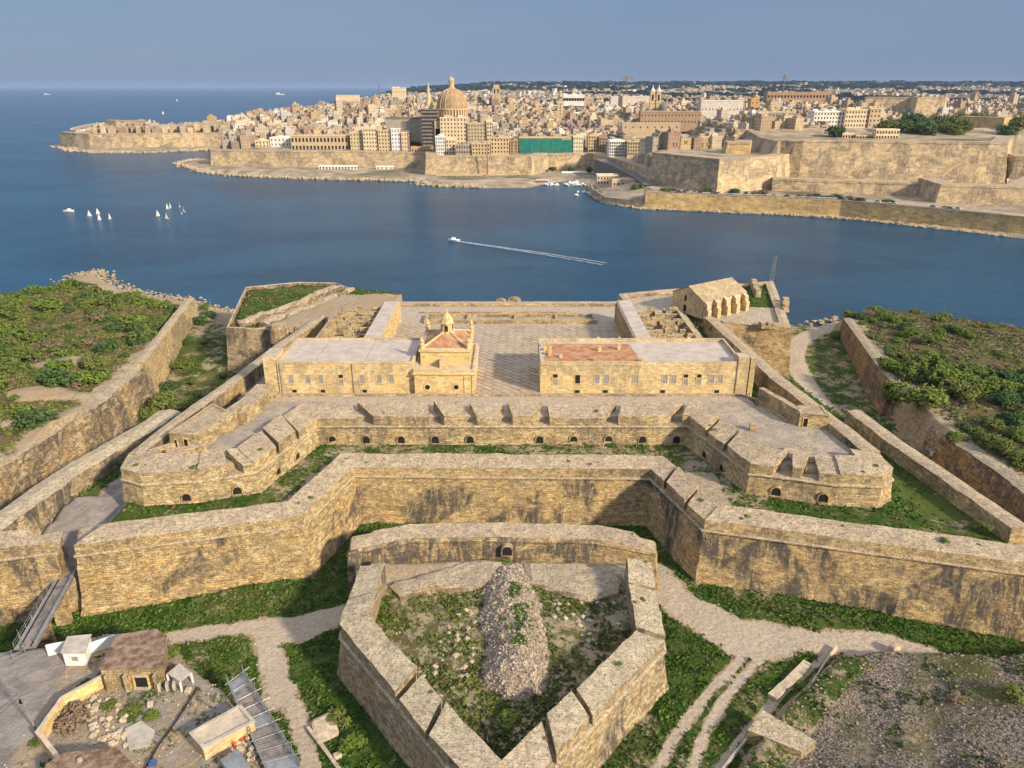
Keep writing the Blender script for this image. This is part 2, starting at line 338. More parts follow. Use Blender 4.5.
def terrain_mat(name):
    m, nt, b = newmat(name); g = nd(nt, 'ShaderNodeNewGeometry'); pos = g.outputs['Position']
    A = nd(nt, 'ShaderNodeSeparateColor'); a = nd(nt, 'ShaderNodeAttribute', attribute_name='maskA'); nt.links.new(a.outputs['Color'], A.inputs[0])
    B = nd(nt, 'ShaderNodeSeparateColor'); a2 = nd(nt, 'ShaderNodeAttribute', attribute_name='maskB'); nt.links.new(a2.outputs['Color'], B.inputs[0])
    n1 = noi(nt, pos, 0.22, 6, 0.7, 0.4); n2 = noi(nt, pos, 1.3, 6, 0.75); n3 = noi(nt, pos, 0.06, 4, 0.6)
    n12 = mth(nt, 'ADD', mth(nt, 'MULTIPLY', n1, 0.6), mth(nt, 'MULTIPLY', n2, 0.4))
    def msk(s, soft=0.05):
        t = mth(nt, 'ADD', s, mth(nt, 'MULTIPLY', mth(nt, 'SUBTRACT', n12, 0.5), 2.0))
        return ramp(nt, t, 0.5 - soft, 0.5 + soft)
    col = mixc(nt, ramp(nt, n2, 0.35, 0.65), (0.27, 0.21, 0.14), (0.44, 0.36, 0.26))
    col = mixc(nt, ramp(nt, n3, 0.4, 0.6, 0, 0.6), col, (0.36, 0.26, 0.15))
    # asphalt (B.g) pavement (B.b)
    col = mixc(nt, msk(A.outputs[2], 0.12), col, mixc(nt, ramp(nt, n2, 0.3, 0.7), (0.36, 0.295, 0.225), (0.52, 0.435, 0.34)))
    asp = mixc(nt, ramp(nt, n1, 0.35, 0.65), (0.21, 0.185, 0.165), (0.33, 0.29, 0.26))
    col = mixc(nt, msk(B.outputs[1], 0.12), col, asp)
    rub = mixc(nt, ramp(nt, noi(nt, pos, 2.6, 6, 0.8), 0.42, 0.60), (0.045, 0.040, 0.033), (0.30, 0.25, 0.21))
    rub = mixc(nt, ramp(nt, n3, 0.5, 0.66), rub, (0.10, 0.10, 0.035))
    col = mixc(nt, msk(B.outputs[0], 0.1), col, rub)
    gr = mixc(nt, ramp(nt, n2, 0.40, 0.60), (0.018, 0.042, 0.008), (0.060, 0.115, 0.016))
    gr = mixc(nt, ramp(nt, noi(nt, pos, 0.35, 6, 0.85, .5), 0.50, 0.60, 0, .75), gr, (0.13, 0.115, 0.05))
    gr = mixc(nt, ramp(nt, noi(nt, pos, 1.6, 5, 0.85), 0.54, 0.62, 0, .7), gr, (0.02, 0.03, 0.008))
    gr = mixc(nt, ramp(nt, n3, 0.52, 0.66, 0, 0.7), gr, (0.10, 0.12, 0.03))
    col = mixc(nt, msk(A.outputs[0], 0.08), col, gr)
    sc = mixc(nt, ramp(nt, n1, 0.40, 0.60), (0.045, 0.065, 0.016), (0.155, 0.105, 0.06))
    sc = mixc(nt, ramp(nt, n2, 0.50, 0.62, 0, 0.7), sc, (0.09, 0.125, 0.025))
    col = mixc(nt, msk(A.outputs[1], 0.08), col, sc)
    # stone paving laid in a zigzag
    wv = nd(nt, 'ShaderNodeTexBrick'); rt = nd(nt, 'ShaderNodeVectorRotate', rotation_type='Z_AXIS'); rt.inputs['Angle'].default_value = 0.785; nt.links.new(vmul(nt, pos, (1, 1, 0)), rt.inputs['Vector']); nt.links.new(rt.outputs[0], wv.inputs['Vector']); wv.inputs['Scale'].default_value = 1.0
    wv.inputs['Brick Width'].default_value = 3.2; wv.inputs['Row Height'].default_value = 1.7; wv.inputs['Mortar Size'].default_value = 0.16
    wv.inputs['Color1'].default_value = (0.38, 0.30, 0.22, 1); wv.inputs['Color2'].default_value = (0.50, 0.40, 0.29, 1); wv.inputs['Mortar'].default_value = (0.19, 0.145, 0.10, 1)
    pv = mixc(nt, ramp(nt, n1, 0.4, 0.6, 0, 0.5), wv.outputs['Color'], (0.47, 0.40, 0.31))
    col = mixc(nt, msk(B.outputs[2], 0.2), col, pv)
    nz = nd(nt, 'ShaderNodeSeparateXYZ'); nt.links.new(g.outputs['True Normal'], nz.inputs[0])
    col = mixc(nt, ramp(nt, nz.outputs['Z'], 0.55, 0.8, 1, 0), col, mixc(nt, ramp(nt, n2, 0.4, 0.6), (0.26, 0.19, 0.11), (0.45, 0.35, 0.22)))
    col = mixc(nt, 0.5, col, mixc(nt, noi(nt, pos, 3.2, 4, 0.8), (0.5, 0.5, 0.5), (1.5, 1.5, 1.5)), 'MULTIPLY')
    nt.links.new(col, b.inputs['Base Color']); b.inputs['Roughness'].default_value = 0.97; b.inputs['Specular IOR Level'].default_value = 0.05
    bp = nd(nt, 'ShaderNodeBump'); bp.inputs['Strength'].default_value = 0.8; bp.inputs['Distance'].default_value = 0.5
    nt.links.new(mth(nt, 'ADD', n2, mth(nt, 'MULTIPLY', n1, 1.5)), bp.inputs['Height']); nt.links.new(bp.outputs[0], b.inputs['Normal'])
    return m
M['terrain'] = terrain_mat('island_ground')

def water_mat():
    m, nt, b = newmat('sea_water'); g = nd(nt, 'ShaderNodeNewGeometry'); pos = g.outputs['Position']
    n = noi(nt, vmul(nt, pos, (1, 1.6, 0)), 0.006, 4, 0.6, 0.6)
    c = mixc(nt, ramp(nt, n, 0.35, 0.65), (0.003, 0.046, 0.100), (0.008, 0.072, 0.142))
    nt.links.new(c, b.inputs['Base Color']); b.inputs['Roughness'].default_value = 0.22
    b.inputs['IOR'].default_value = 1.33; b.inputs['Specular IOR Level'].default_value = 0.30
    w1 = noi(nt, vmul(nt, pos, (0.5, 1.0, 0)), 0.35, 6, 0.65, 0.5); w2 = noi(nt, vmul(nt, pos, (0.4, 1.2, 0)), 0.05, 5, 0.7, 1.0)
    bp = nd(nt, 'ShaderNodeBump'); bp.inputs['Strength'].default_value = 0.75; bp.inputs['Distance'].default_value = 2.4
    nt.links.new(mth(nt, 'ADD', w1, mth(nt, 'MULTIPLY', w2, 1.2)), bp.inputs['Height']); nt.links.new(bp.outputs[0], b.inputs['Normal'])
    return m
M['sea'] = water_mat()
# ------------------------------------------------------------------ sea and island ground
import numpy as np
def np_noise(x, y, s, seed=0):
    x = x * s + seed * 17.3; y = y * s + seed * 9.1; xi = np.floor(x); yi = np.floor(y); fx = x - xi; fy = y - yi
    fx = fx * fx * (3 - 2 * fx); fy = fy * fy * (3 - 2 * fy)
    def h(a, b):
        v = np.sin(a * 127.1 + b * 311.7 + seed * 3.7) * 43758.5453; return v - np.floor(v)
    return (h(xi, yi) * (1 - fx) + h(xi + 1, yi) * fx) * (1 - fy) + (h(xi, yi + 1) * (1 - fx) + h(xi + 1, yi + 1) * fx) * fy
def np_fbm(x, y, s, o=4, seed=0):
    t = 0; a = 0.5
    for k in range(o): t = t + a * np_noise(x, y, s * 2 ** k, seed + k); a *= 0.5
    return t / (1 - 0.5 ** o)
def np_sdf(x, y, poly):
    ins = np.zeros(x.shape, bool); d = np.full(x.shape, 1e9); n = len(poly)
    for i in range(n):
        ax, ay = poly[i]; bx, by = poly[(i + 1) % n]; dx, dy = bx - ax, by - ay
        t = np.clip(((x - ax) * dx + (y - ay) * dy) / (dx * dx + dy * dy + 1e-9), 0, 1)
        d = np.minimum(d, np.hypot(x - ax - t * dx, y - ay - t * dy))
        if dy != 0:
            c = ((ay > y) != (by > y)) & (x < dx * (y - ay) / dy + ax); ins ^= c
    return np.where(ins, d, -d)
def np_dl(x, y, pts):
    d = np.full(x.shape, 1e9)
    for i in range(len(pts) - 1):
        ax, ay = pts[i]; bx, by = pts[i + 1]; dx, dy = bx - ax, by - ay
        t = np.clip(((x - ax) * dx + (y - ay) * dy) / (dx * dx + dy * dy + 1e-9), 0, 1)
        d = np.minimum(d, np.hypot(x - ax - t * dx, y - ay - t * dy))
    return d
def np_ss(a, b, x):
    t = np.clip((x - a) / (b - a), 0, 1); return t * t * (3 - 2 * t)

COAST = [(-330, 250), (-262, 288), (-230, 298), (-217, 318), (-219, 350), (-223, 368), (-217, 378), (-204, 360), (-186, 342), (-170, 333), (-147, 322), (-123, 306), (-108, 292),
         (-103, 280), (-84, 290), (-66, 287), (-50, 272), (-30, 262), (38, 262), (62, 272), (102, 284), (112, 276), (120, 282), (134, 292), (160, 282), (178, 272), (205, 277), (240, 285), (330, 250), (330, 20), (-330, 20)]
PLAT_L = [(-330, 250), (-262, 276), (-205, 318), (-178, 322), (-150, 312), (-124, 292), (-122.3, 273.5), (-109.3, 203), (-107, 175), (-108.6, 146), (-112, 100), (-118, 60), (-330, 60)]
PLAT_R = [(118, 250), (122, 286), (150, 284), (170, 268), (205, 270), (330, 240), (330, 60), (112, 60), (108, 100), (104.2, 130), (102.4, 156), (107, 199)]
LOWP = [(-78.5, 113), (-74, 110), (-40.5, 119), (-35.5, 138), (31, 137.5), (37.2, 118.5), (88, 105.5), (91, 112), (85, 164), (80, 190), (74, 200), (-76, 200), (-83, 166), (-91, 113)]
UPP = [(-74.5, 126), (-70, 125), (-60, 126.5), (-52, 130), (-45.5, 151), (41, 151), (48, 130), (62, 125), (71, 125), (71, 130), (69, 143), (65, 172), (62, 218), (62, 243), (-62, 243), (-64, 216), (-68.5, 165), (-72, 140)]
REAR_L = [(-100, 272), (-82, 279.5), (-68, 278), (-56, 266), (-40, 261), (-40, 243), (-62, 218), (-77, 222), (-89, 224)]
REAR_R = [(37, 254), (64, 262.5), (98, 273), (84.5, 217), (72, 221), (66, 220), (60, 235), (38, 240)]
RAV = [(-24, 107), (-24, 91.6), (-1.5, 63), (20.8, 89), (21.5, 107), (24, 113), (-27, 113)]
SITE = [(-200, 86), (-97, 89.5), (-79.3, 90.4), (-72.2, 91.6), (-63.8, 95), (-55, 94.5), (-49.2, 88), (-40.8, 82), (-27.2, 69.1), (-14, 50), (-200, 20)]
MOUND = [(20, 60), (27.3, 69), (39.7, 83), (52, 93.5), (60, 94.2), (81, 91.8), (110, 88), (180, 80), (180, 20), (5, 20)]
PATHS = [(XY([(170, 640), (230, 633), (300, 625), (352, 613), (385, 600)], 3.2), 1.5), (XY([(262, 636), (276, 672), (280, 700)], 3.2), 1.7), (XY([(240, 630), (300, 640), (350, 615)], 3.2), 1.3),
         (XY([(290, 690), (300, 730), (320, 790)], 3.2), 1.0),
         (XY([(655, 575), (672, 600), (705, 628), (745, 652), (800, 645), (880, 645), (930, 660)], 3.2), 2.5), (XY([(672, 598), (740, 630), (800, 640)], 3.2), 2.0),
         (XY([(748, 655), (705, 700), (672, 745), (655, 780)], 3.2), 0.7), (XY([(765, 655), (722, 705), (700, 745), (690, 780)], 3.2), 0.7), (XY([(830, 655), (790, 690), (745, 735), (715, 775)], 3.2), 0.4)]
PATH_R = XY([(845, 418), (815, 395), (800, 375), (793, 358), (800, 345), (815, 337), (835, 332)], 6.0)

def ground_fields(X, Y):
    f1 = np_fbm(X, Y, 0.05, 4, 1) - 0.5; f2 = np_fbm(X, Y, 0.3, 4, 2) - 0.5; f3 = np_fbm(X, Y, 0.02, 3, 3) - 0.5
    ax = np.abs(X)
    H = 3.8 - 2.0 * np_ss(48, 100, ax) * (Y < 125) + 0.4 * f2 + 0.5 * f1
    H = H + np_ss(200, 262, Y) * 4.0
    H = np.where((X > 60) & (Y > 160), 4 + 4 * np_ss(170, 250, Y) + 0.6 * f2, H)
    gr = np.full(X.shape, 0.74) - 0.12 * (f1 > 0.08); sc = np.zeros(X.shape); pa = np.zeros(X.shape); ru = np.zeros(X.shape); asp = np.zeros(X.shape); pv = np.zeros(X.shape)
    for pts, wd in PATHS:
        d = np_dl(X, Y, pts); k = 1 - np_ss(wd * 0.6, wd * 1.7, d + (f2 * 2.2 + f1 * 1.5) * min(1.0, wd / 2.0)); pa = np.maximum(pa, k); gr = gr * (1 - k)
    d = np_dl(X, Y, PATH_R); k = 1 - np_ss(2.2, 3.6, d + f2); pa = np.maximum(pa, k); gr = gr * (1 - k)
    side = (X > 70) & (Y > 130); gr = np.where(side & (d < 26), gr * 0.75, gr)
    m = (X < -76) & (Y > 120); gr = np.where(m, gr * 0.8, gr)
    # headlands
    sL = np_sdf(X, Y, PLAT_L); k = np_ss(-0.3, 0.5, sL)
    sC = np_sdf(X, Y, COAST)
    HL = 13.6 + 3.0 * f3 * 2 + 2.8 * f1 + 1.6 * f2 - 9.0 * (1 - np_ss(8, 60, sC)) + 1.5 * np_ss(-150, -220, X)
    H = H * (1 - k) + HL * k; gr = gr * (1 - k); sc = np.maximum(sc * (1 - k), k * (0.80 - 0.5 * (1 - np_ss(6, 22, sC))))
    for rx, ry, rr in ((-150, 196, 8), (-128, 200, 9), (-165, 205, 6), (-122, 178, 7), (-118, 160, 5)):
        dd = np.hypot((X - rx) * 0.6, Y - ry) + f1 * 14; q = (1 - np_ss(rr * 0.5, rr, dd)) * k; sc = sc * (1 - 0.8 * q); H = H + 1.1 * q
    edge = (1 - np_ss(2, 9, sL)) * k * (sL > -1); sc = sc * (1 - 0.55 * edge)
    sR = np_sdf(X, Y, PLAT_R); k = np_ss(-0.3, 0.5, sR)
    HR = 13.8 + 1.8 * f1 + 0.7 * f2 - 4 * (1 - np_ss(4, 30, sC)) - 5.5 * np_ss(150, 215, X) * np_ss(190, 240, Y)
    H = H * (1 - k) + HR * k; gr = gr * (1 - k); sc = np.maximum(sc * (1 - k), k * 0.62); gr = np.maximum(gr, k * 0.5 * (f3 > 0.0) * (Y < 190))
    edge = (1 - np_ss(2, 7, sR)) * k * (sR > -1); sc = sc * (1 - 0.6 * edge)
    # coast
    Hc = np.where(sC < 0, np.maximum(-6, sC * 0.5), 0.3 + np.where(sC < 9, sC * 0.22, 2.0 + (sC - 9) * 0.75)) + (sC > 0) * (f2 * 2.2 + f1 * 2.0)
    H = np.minimum(H, Hc)
    q = (1 - np_ss(8, 20, sC)); gr = gr * (1 - q); sc = sc * (1 - 0.75 * q)
    # lower terrace of the fort
    s = np_sdf(X, Y, LOWP); k = (s > 0)
    fl = 15.4 - 2.6 * np_ss(72, 82, ax) + 0.25 * f2
    fl = np.where((X < -76) & (Y < 130), 9.2 + 4.2 * np_ss(112, 130, Y), fl)
    fl = np.where((X < -76) & (Y < 116), 9.2, fl)
    H = np.where(k, fl, H); g0 = np.where(ax < 50, 0.52, 0.66)
    g0 = np.where((Y < 135) & (Y > 120) & (ax > 34) & (ax < 42), 0.25, g0)
    gr = np.where(k, g0, gr); sc = np.where(k, 0, sc); pa = np.where(k, 0.35, pa)
    st = k & (X < -74.8 - (Y - 112) * 0.02) & (Y < 128 + (X + 92) * 0.2); asp = np.where(st, 0.9, asp); gr = np.where(st, 0.0, gr)
    st2 = k & (np_dl(X, Y, [(-79, 110), (-80, 120), (-81, 135), (-79, 150)]) < 3.2); asp = np.where(st2, 0.8, asp); gr = np.where(st2, 0.0, gr)
    gate = (np.abs(X + 78.6 + (Y - 108) * 0.28) < 2.0) & (Y > 108.3) & (Y < 116); H = np.where(gate, 9.1, H); asp = np.where(gate, 0.8, asp); gr = np.where(gate, 0, gr)
    # upper platform
    s = np_sdf(X, Y, UPP); k = (s > 0)
    up = np.where((X > 57) & (Y > 158), 17.5, 21.0); up = np.where((X < -59.5) & (Y > 150), 18.5, up)
    up = np.where((X < -56) & (Y > 185), 18.0 , up)
    H = np.where(k, up + 0.05 * f2, H); gr = np.where(k, 0.0, gr); sc = np.where(k, 0, sc); pa = np.where(k, 0.75, pa); asp = np.where(k, 0.0, asp)
    gr = np.where(k & (X > 56.5) & (Y > 160), 0.8, gr); gr = np.where(k & (X < -56) & (Y > 185), 0.62, gr); gr = np.where(k & (X < -60) & (Y > 150) & (Y < 186), 0.45, gr)
    pv = np.where(k & (X > -34) & (X < 33) & (Y > 163) & (Y < 219), 0.9, pv)
    q = k & ((np.abs(np.abs(X) - 57) < 13) & (Y < 160)); asp = np.where(q, 0.50, asp)
    # rear bastions
    s = np_sdf(X, Y, REAR_L); k = (s > 0)
    H = np.where(k, 18.6 + 0.8 * f2 + 1.8 * np_ss(-78, -66, X - 0.35 * (Y - 240)), H); gr = np.where(k, np.where(X - 0.35 * (Y - 240) < -72, 0.72, 0.12), gr)
    sc = np.where(k, np.where(X - 0.35 * (Y - 240) < -72, 0.42, 0), sc); pa = np.where(k, 0.1, pa); gr = np.where(k & (X > -62) & (Y > 258), 0.8, gr)
    s = np_sdf(X, Y, REAR_R); k = (s > 0)
    H = np.where(k, 20.6 + 0.3 * f2, H); gr = np.where(k, np.where((X > 74) & (Y > 240) , 0.75, 0.2), gr); sc = np.where(k, 0, sc); pa = np.where(k, 0.6, pa)
    # ravelin inside
    s = np_sdf(X, Y, RAV); k = (s > 0)
    H = np.where(k, 9.0 + 0.9 * f2 + 0.8 * f1 + 0.5 * np_ss(104, 112, Y), H); gr = np.where(k, 0.48 - 0.4 * np_ss(103, 108, Y), gr); sc = np.where(k, 0.42 - 0.4 * np_ss(103, 108, Y), sc); pa = np.where(k, 0.42, pa)
    # building site and road, bottom left
    s = np_sdf(X, Y, SITE); k = np_ss(-0.4, 0.4, s)
    H = H * (1 - k) + (9.0 + 0.35 * f2) * k; gr = gr * (1 - k); sc = sc * (1 - k); pa = pa * (1 - k) + 0.35 * k
    road = k * ((X < -66.5 + (84 - Y) * 0.12) & (Y < 91)); asp = np.maximum(asp * (1 - k), road * 1.0)
    wet = k * (X > -66) * (0.45 + 0.1 * (f1 > 0)); asp = np.maximum(asp, wet * (Y < 90))
    gq = k * (X > -62) * (X < -50) * (Y > 76) * (Y < 88); gr = np.maximum(gr, 0.45 * gq)
    # stony mound, bottom right
    s = np_sdf(X, Y, MOUND); k = np_ss(-0.6, 1.2, s)
    H = H * (1 - k) + (5.4 + 3.6 * np_ss(35, 95, X) + 2.6 * f1 * 2 + 1.0 * f2 + 1.0 * np_ss(0, 18, s)) * k
    gr = gr * (1 - k) + 0.2 * k * (f1 > 0.05); sc = sc * (1 - k) + 0.30 * k; pa = pa * (1 - k); ru = k * (0.95 - 0.28 * (f1 < -0.14))
    fl = k * (s < 5) * (X < 56); ru = np.where(fl > 0, 0.3, ru); gr = np.where(fl > 0, 0.55, gr)
    return H, (gr, sc, pa), (ru, asp, pv)

def ground_grid():
    xs = np.concatenate([np.arange(-330, -122, 3.0), np.arange(-122, -100, 1.0), np.arange(-100, 100, 0.8), np.arange(100, 124, 1.0), np.arange(124, 331, 3.0)])
    ys = np.concatenate([np.arange(30, 150, 0.8), np.arange(150, 230, 1.2), np.arange(230, 400, 2.0)])
    X, Y = np.meshgrid(xs, ys); H, A, B = ground_fields(X, Y)
    ny, nx = X.shape
    me = bpy.data.meshes.new('ground')
    v = np.stack([X.ravel(), Y.ravel(), H.ravel()], 1).astype(np.float32)
    idx = (np.arange(ny - 1)[:, None] * nx + np.arange(nx - 1)[None, :]).ravel()
    hm = np.maximum.reduce([H[:-1, :-1], H[1:, :-1], H[:-1, 1:], H[1:, 1:]]).ravel(); idx = idx[hm > -5.5]
    fcs = np.stack([idx, idx + 1, idx + nx + 1, idx + nx], 1)
    me.vertices.add(len(v)); me.vertices.foreach_set('co', v.ravel())
    me.loops.add(fcs.size); me.loops.foreach_set('vertex_index', fcs.ravel().astype(np.int32))
    me.polygons.add(len(fcs)); me.polygons.foreach_set('loop_start', np.arange(0, fcs.size, 4, dtype=np.int32))
    me.update(calc_edges=True); me.validate()
    for nm, T in (('maskA', A), ('maskB', B)):
        at = me.color_attributes.new(nm, 'FLOAT_COLOR', 'POINT'); c = np.ones((len(v), 4), np.float32)
        for k in range(3): c[:, k] = np.clip(T[k], 0, 1).ravel()
        at.data.foreach_set('color', c.ravel())
    me.polygons.foreach_set('use_smooth', [True] * len(me.polygons)); me.materials.append(M['terrain'])
    o = bpy.data.objects.new('ground', me); C.objects.link(o); tag(o, kind='structure', label='island ground with grassy dry ditch and scrub headlands'); return o
ground_grid()
def gz(x, y):
    H, _, _ = ground_fields(np.array([float(x)]), np.array([float(y)])); return float(H[0])
def gzs(pts):
    a = np.array(pts, float); H, A, B = ground_fields(a[:, 0], a[:, 1]); return H, A, B

mb = MB()
for (x0, x1, y0, y1) in ((-150000, 150000, -3000, 150000),): mb.face([(x0, y0, 0), (x1, y0, 0), (x1, y1, 0), (x0, y1, 0)])
o = mb.build('sea', M['sea']); tag(o, kind='structure', label='deep blue sea')

# ------------------------------------------------------------------ fort walls
def parapet(root, pts, o_out, o_in, zb, zo, zi, zfl, cuts, mat, jit=0.20, seg=1.1, part='merlon', skip=()):
    po, pi_ = offset(pts, o_out), offset(pts, o_in)
    for i in range(len(pts) - 1):
        if i in skip: continue
        A, B = Vector(pts[i][:2]), Vector(pts[i + 1][:2]); L = (B - A).length
        ed = [(0, 0, 0)] + [(t, wi, wo) for t, wi, wo in cuts.get(i, [])] + [(L, 0, 0)]
        for k in range(len(ed) - 1):
            (t0, wi0, wo0), (t1, wi1, wo1) = ed[k], ed[k + 1]
            dz = ((k * 7 + i * 3) % 5 - 2) * .19 if len(ed) > 2 else 0; zo_, zi_ = zo, zi; mb = MB(); zo, zi = zo + dz, zi + dz; prof = [(0, zb), (0, zo), (0.33, zo + (zi - zo) * .33), (0.66, zo + (zi - zo) * .66), (1, zi), (1, zfl)]
            n = max(1, int((t1 - t0) / seg)); rows = []
            for f, z in prof:
                a = t0 + (wo0 + (wi0 - wo0) * f); b = t1 - (wo1 + (wi1 - wo1) * f)
                la = po[i].lerp(pi_[i], f); lb = po[i + 1].lerp(pi_[i + 1], f)
                rows.append([jitter((*(la.lerp(lb, (a + (b - a) * j / n) / L)), z), jit, 0.35) for j in range(n + 1)])
            for r in range(len(rows) - 1):
                for j in range(n): mb.face([rows[r][j], rows[r][j + 1], rows[r + 1][j + 1], rows[r + 1][j]])
            zo, zi = zo_, zi_
            mb.face([r[0] for r in rows][::-1]); mb.face([r[-1] for r in rows])
            mb.build(part, mat, root)
def arch_window(root, a, b, t, z, r=0.9, hgt=1.0, mat=None, out=0.35, square=False, o0=0.0, nm='window', mdark=None, depth=0.0):
    A, B = Vector(a[:2]), Vector(b[:2]); d = (B - A).normalized(); n = Vector((d.y, -d.x)); c = A + d * t + n * o0
    def P(u, v, w_): q = c + d * u + n * w_; return (q.x, q.y, z + v)
    if square: sh = [(-r, 0), (r, 0), (r, hgt), (-r, hgt)]; so = [(-r - .25, -.15), (r + .25, -.15), (r + .25, hgt + .3), (-r - .25, hgt + .3)]
    else:
        sh = [(-r, 0), (r, 0)] + [(r * math.cos(q), hgt + r * math.sin(q)) for q in [k * math.pi / 8 for k in range(0, 9)]]
        R2 = r + 0.22; so = [(-R2, -.2), (R2, -.2)] + [(R2 * math.cos(q), hgt + R2 * math.sin(q)) for q in [k * math.pi / 8 for k in range(0, 9)]]
    f = MB(); m_ = len(sh)
    for k in range(m_):
        j = (k + 1) % m_
        f.face([P(*so[k], out), P(*so[j], out), P(*sh[j], out), P(*sh[k], out)])
        f.face([P(*so[k], -.3), P(*so[j], -.3), P(*so[j], out), P(*so[k], out)])
        f.face([P(*sh[k], out), P(*sh[j], out), P(*sh[j], -.3), P(*sh[k], -.3)])
    fr = f.build(nm, mat, root)
    g = MB(); g.face([P(*q, out - .12) for q in sh]); g.build('opening', mdark or M['dark'], fr)

def enceinte(name, label, pts, z0, zc, zo, zi, zfl, th, batter, mat, cuts={}, amp=0.25, skip=(), cat='fort wall', cord=True, seg=1.5, wins=()):
    root = wthing(name, label, cat, (pts[0][0], pts[0][1], 0))
    prof = [(batter, z0), (batter * .35, z0 + (zc - z0) * .45), (0.0, zc)]
    am = [amp * 1.3, amp, amp * 0.25]
    if cord: prof += [(0.28, zc + 0.02), (0.32, zc + 0.28), (0.05, zc + 0.42)]; am += [.05, .05, .03]
    prof += [(-0.05, zc + 0.5), (-th, zc + 0.5), (-th, zfl - 2.5)]; am += [0.05, 0, 0]
    mb = MB(); sweep(mb, pts, prof, seg, am, vs=1.3); mb.build('wall', mat, root)
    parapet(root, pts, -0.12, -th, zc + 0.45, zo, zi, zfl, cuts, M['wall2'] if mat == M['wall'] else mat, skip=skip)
    for (i, t, z, r, h) in wins: arch_window(root, pts[i], pts[i + 1], t, z, r, h, mat, out=0.32, o0=0.25)
    return root
LOW = [(-79.2, 115.5), (-75.6, 107.3), (-38.6, 116.6), (-33.0, 135.5), (28.7, 134.3), (35.0, 115.3), (85.5, 102.2), (125, 92)]
enceinte('lower_fort_wall', 'long lower limestone rampart with sloped parapet zigzagging across the grassy ditch', LOW, 0.5, 14.2, 16.6, 17.5, 15.2, 4.6, 1.7, M['wall'],
         cuts={4: [(5.5, 0.3, 0.5), (13.5, 0.3, 0.5)], 2: []}, amp=0.42, skip=(0,))
enceinte('gate_side_wall', 'short rampart section left of the gate gap and bridge', [(-130, 93), (-88, 106.3), (-79.6, 108.3), (-82.6, 115)], 0.5, 14.0, 16.4, 17.3, 12.5, 4.6, 1.5, M['wall'], amp=0.42, skip=(2,))
UP = [(-76.3, 130), (-75.2, 125), (-70.5, 122.8), (-60, 124), (-50.1, 127.6), (-43.4, 148.7), (39.2, 148.7), (46.4, 127.2), (62.1, 122.6), (70, 122.0), (73.4, 125), (73.6, 131)]
wn = [(5, x + 43.4, 15.8, 0.8, 0.95) for x in (-40.2, -32.6, -24.8, -17.2, -9.4, 6.2, 13.8, 21.6, 29.2, 36.8)]
wn += [(2, 7.9, 15.9, .8, .8), (3, 6.5, 15.9, .8, .8), (4, 6, 16.2, .7, .7), (4, 13, 16.2, .7, .7), (6, 8, 16.0, .7, .8), (6, 14.5, 16.0, .7, .8), (7, 5.4, 15.9, .85, .9), (7, 14.0, 15.9, .85, .9)]
enceinte('upper_fort_wall', 'upper limestone rampart with embrasures and a row of small arched windows', UP, 14.6, 19.4, 22.0, 22.9, 20.8, 6.2, 0.7, M['wall2'],
         cuts={5: [(t, 0.55, 1.8) for t in (10.8, 26.4, 34, 41.8, 49.9, 65.3, 79.2)], 6: [(7, .3, .6), (14, .3, .6)], 7: [(6, .55, 1.7), (11, .55, 1.7)], 4: [(7.5, .3, .5), (14.5, .3, .5)], 3: [(6.8, .35, 1.6)]},
         amp=0.16, wins=wn)
RV = [(-26.6, 107), (-26.6, 91.2), (-1.6, 59.5), (23.1, 88.3), (24.4, 107.5)]
enceinte('ravelin_wall', 'pointed detached bastion wall in the foreground with stepped parapet blocks', RV, 2.0, 10.4, 12.9, 13.5, 9.4, 4.4, 1.6, M['ravelin'],
         cuts={0: [(5, .1, .12), (10, .1, .12)], 1: [(17.5, .75, .5), (25.5, .75, .5)], 2: [(10.5, .75, .5), (18.5, .75, .5)], 3: [(6, .08, .1), (12, .08, .1)]}, amp=0.22)
# tenaille behind the ravelin
TN = [(-30.2, 117.5), (-29.6, 112.9), (-18.7, 116.7), (-9.5, 117.2), (3.4, 117.0), (15.2, 116.4), (26.0, 112.6), (26.6, 116.0)]
root = wthing('tenaille_wall', 'low curved limestone wall with central arched door behind the pointed bastion', 'fort wall', (0, 117, 0))
mb = MB(); sweep(mb, TN, [(0.9, 3.0), (0.5, 8.5), (0.0, 10.6), (0.15, 10.7), (0.15, 11.0), (-0.3, 11.6), (-4.2, 12.2), (-4.4, 3.0)], 1.4, [.3, .4, .3, .1, .1, .15, .15, 0], vs=1.2)
mb.build('wall', M['wall'], root)
arch_window(root, TN[3], TN[4], 8.6, 8.6, 0.9, 1.1, M['wall2'], out=0.9, o0=0.5, nm='door')
# side ramparts of the square fort
def simple_wall(name, label, pts, z0, z1, th, mat, amp=0.15, cat='wall', batter=0.6, cap=0.0, group=None, slope=0.25, seg=1.6):
    mb = MB(); sweep(mb, pts, [(batter, z0), (0, z1 - .35), (0, z1), (-th * .5, z1 + slope), (-th, z1), (-th, z0)], seg, [amp, amp, amp * .5, amp * .5, amp * .5, amp], vs=1.5)
    o = mb.build(name, mat); tag(o, label, cat, group); return o
simple_wall('side_rampart', 'long narrow rampart down the left side of the fort', [(-61.5, 225), (-66.5, 200), (-71.2, 165), (-74.0, 150), (-76.3, 130.4)], 4, 22.3, 3.0, M['wall'], 0.22)
simple_wall('side_rampart', 'long narrow rampart down the right side of the fort', [(73.6, 131.4), (72.2, 142.5), (68.0, 171.7), (64.6, 216), (64.0, 224)], 4, 22.4, 3.4, M['wall'], 0.22)
simple_wall('outer_ditch_wall', 'thick sloping outer wall left of the fort with sunlit inner face', [(-92, 109.5), (-88.8, 135), (-82.2, 158), (-81.2, 165)], 4, 16.0, 5.5, M['ravelin'], 0.3, slope=0.5)
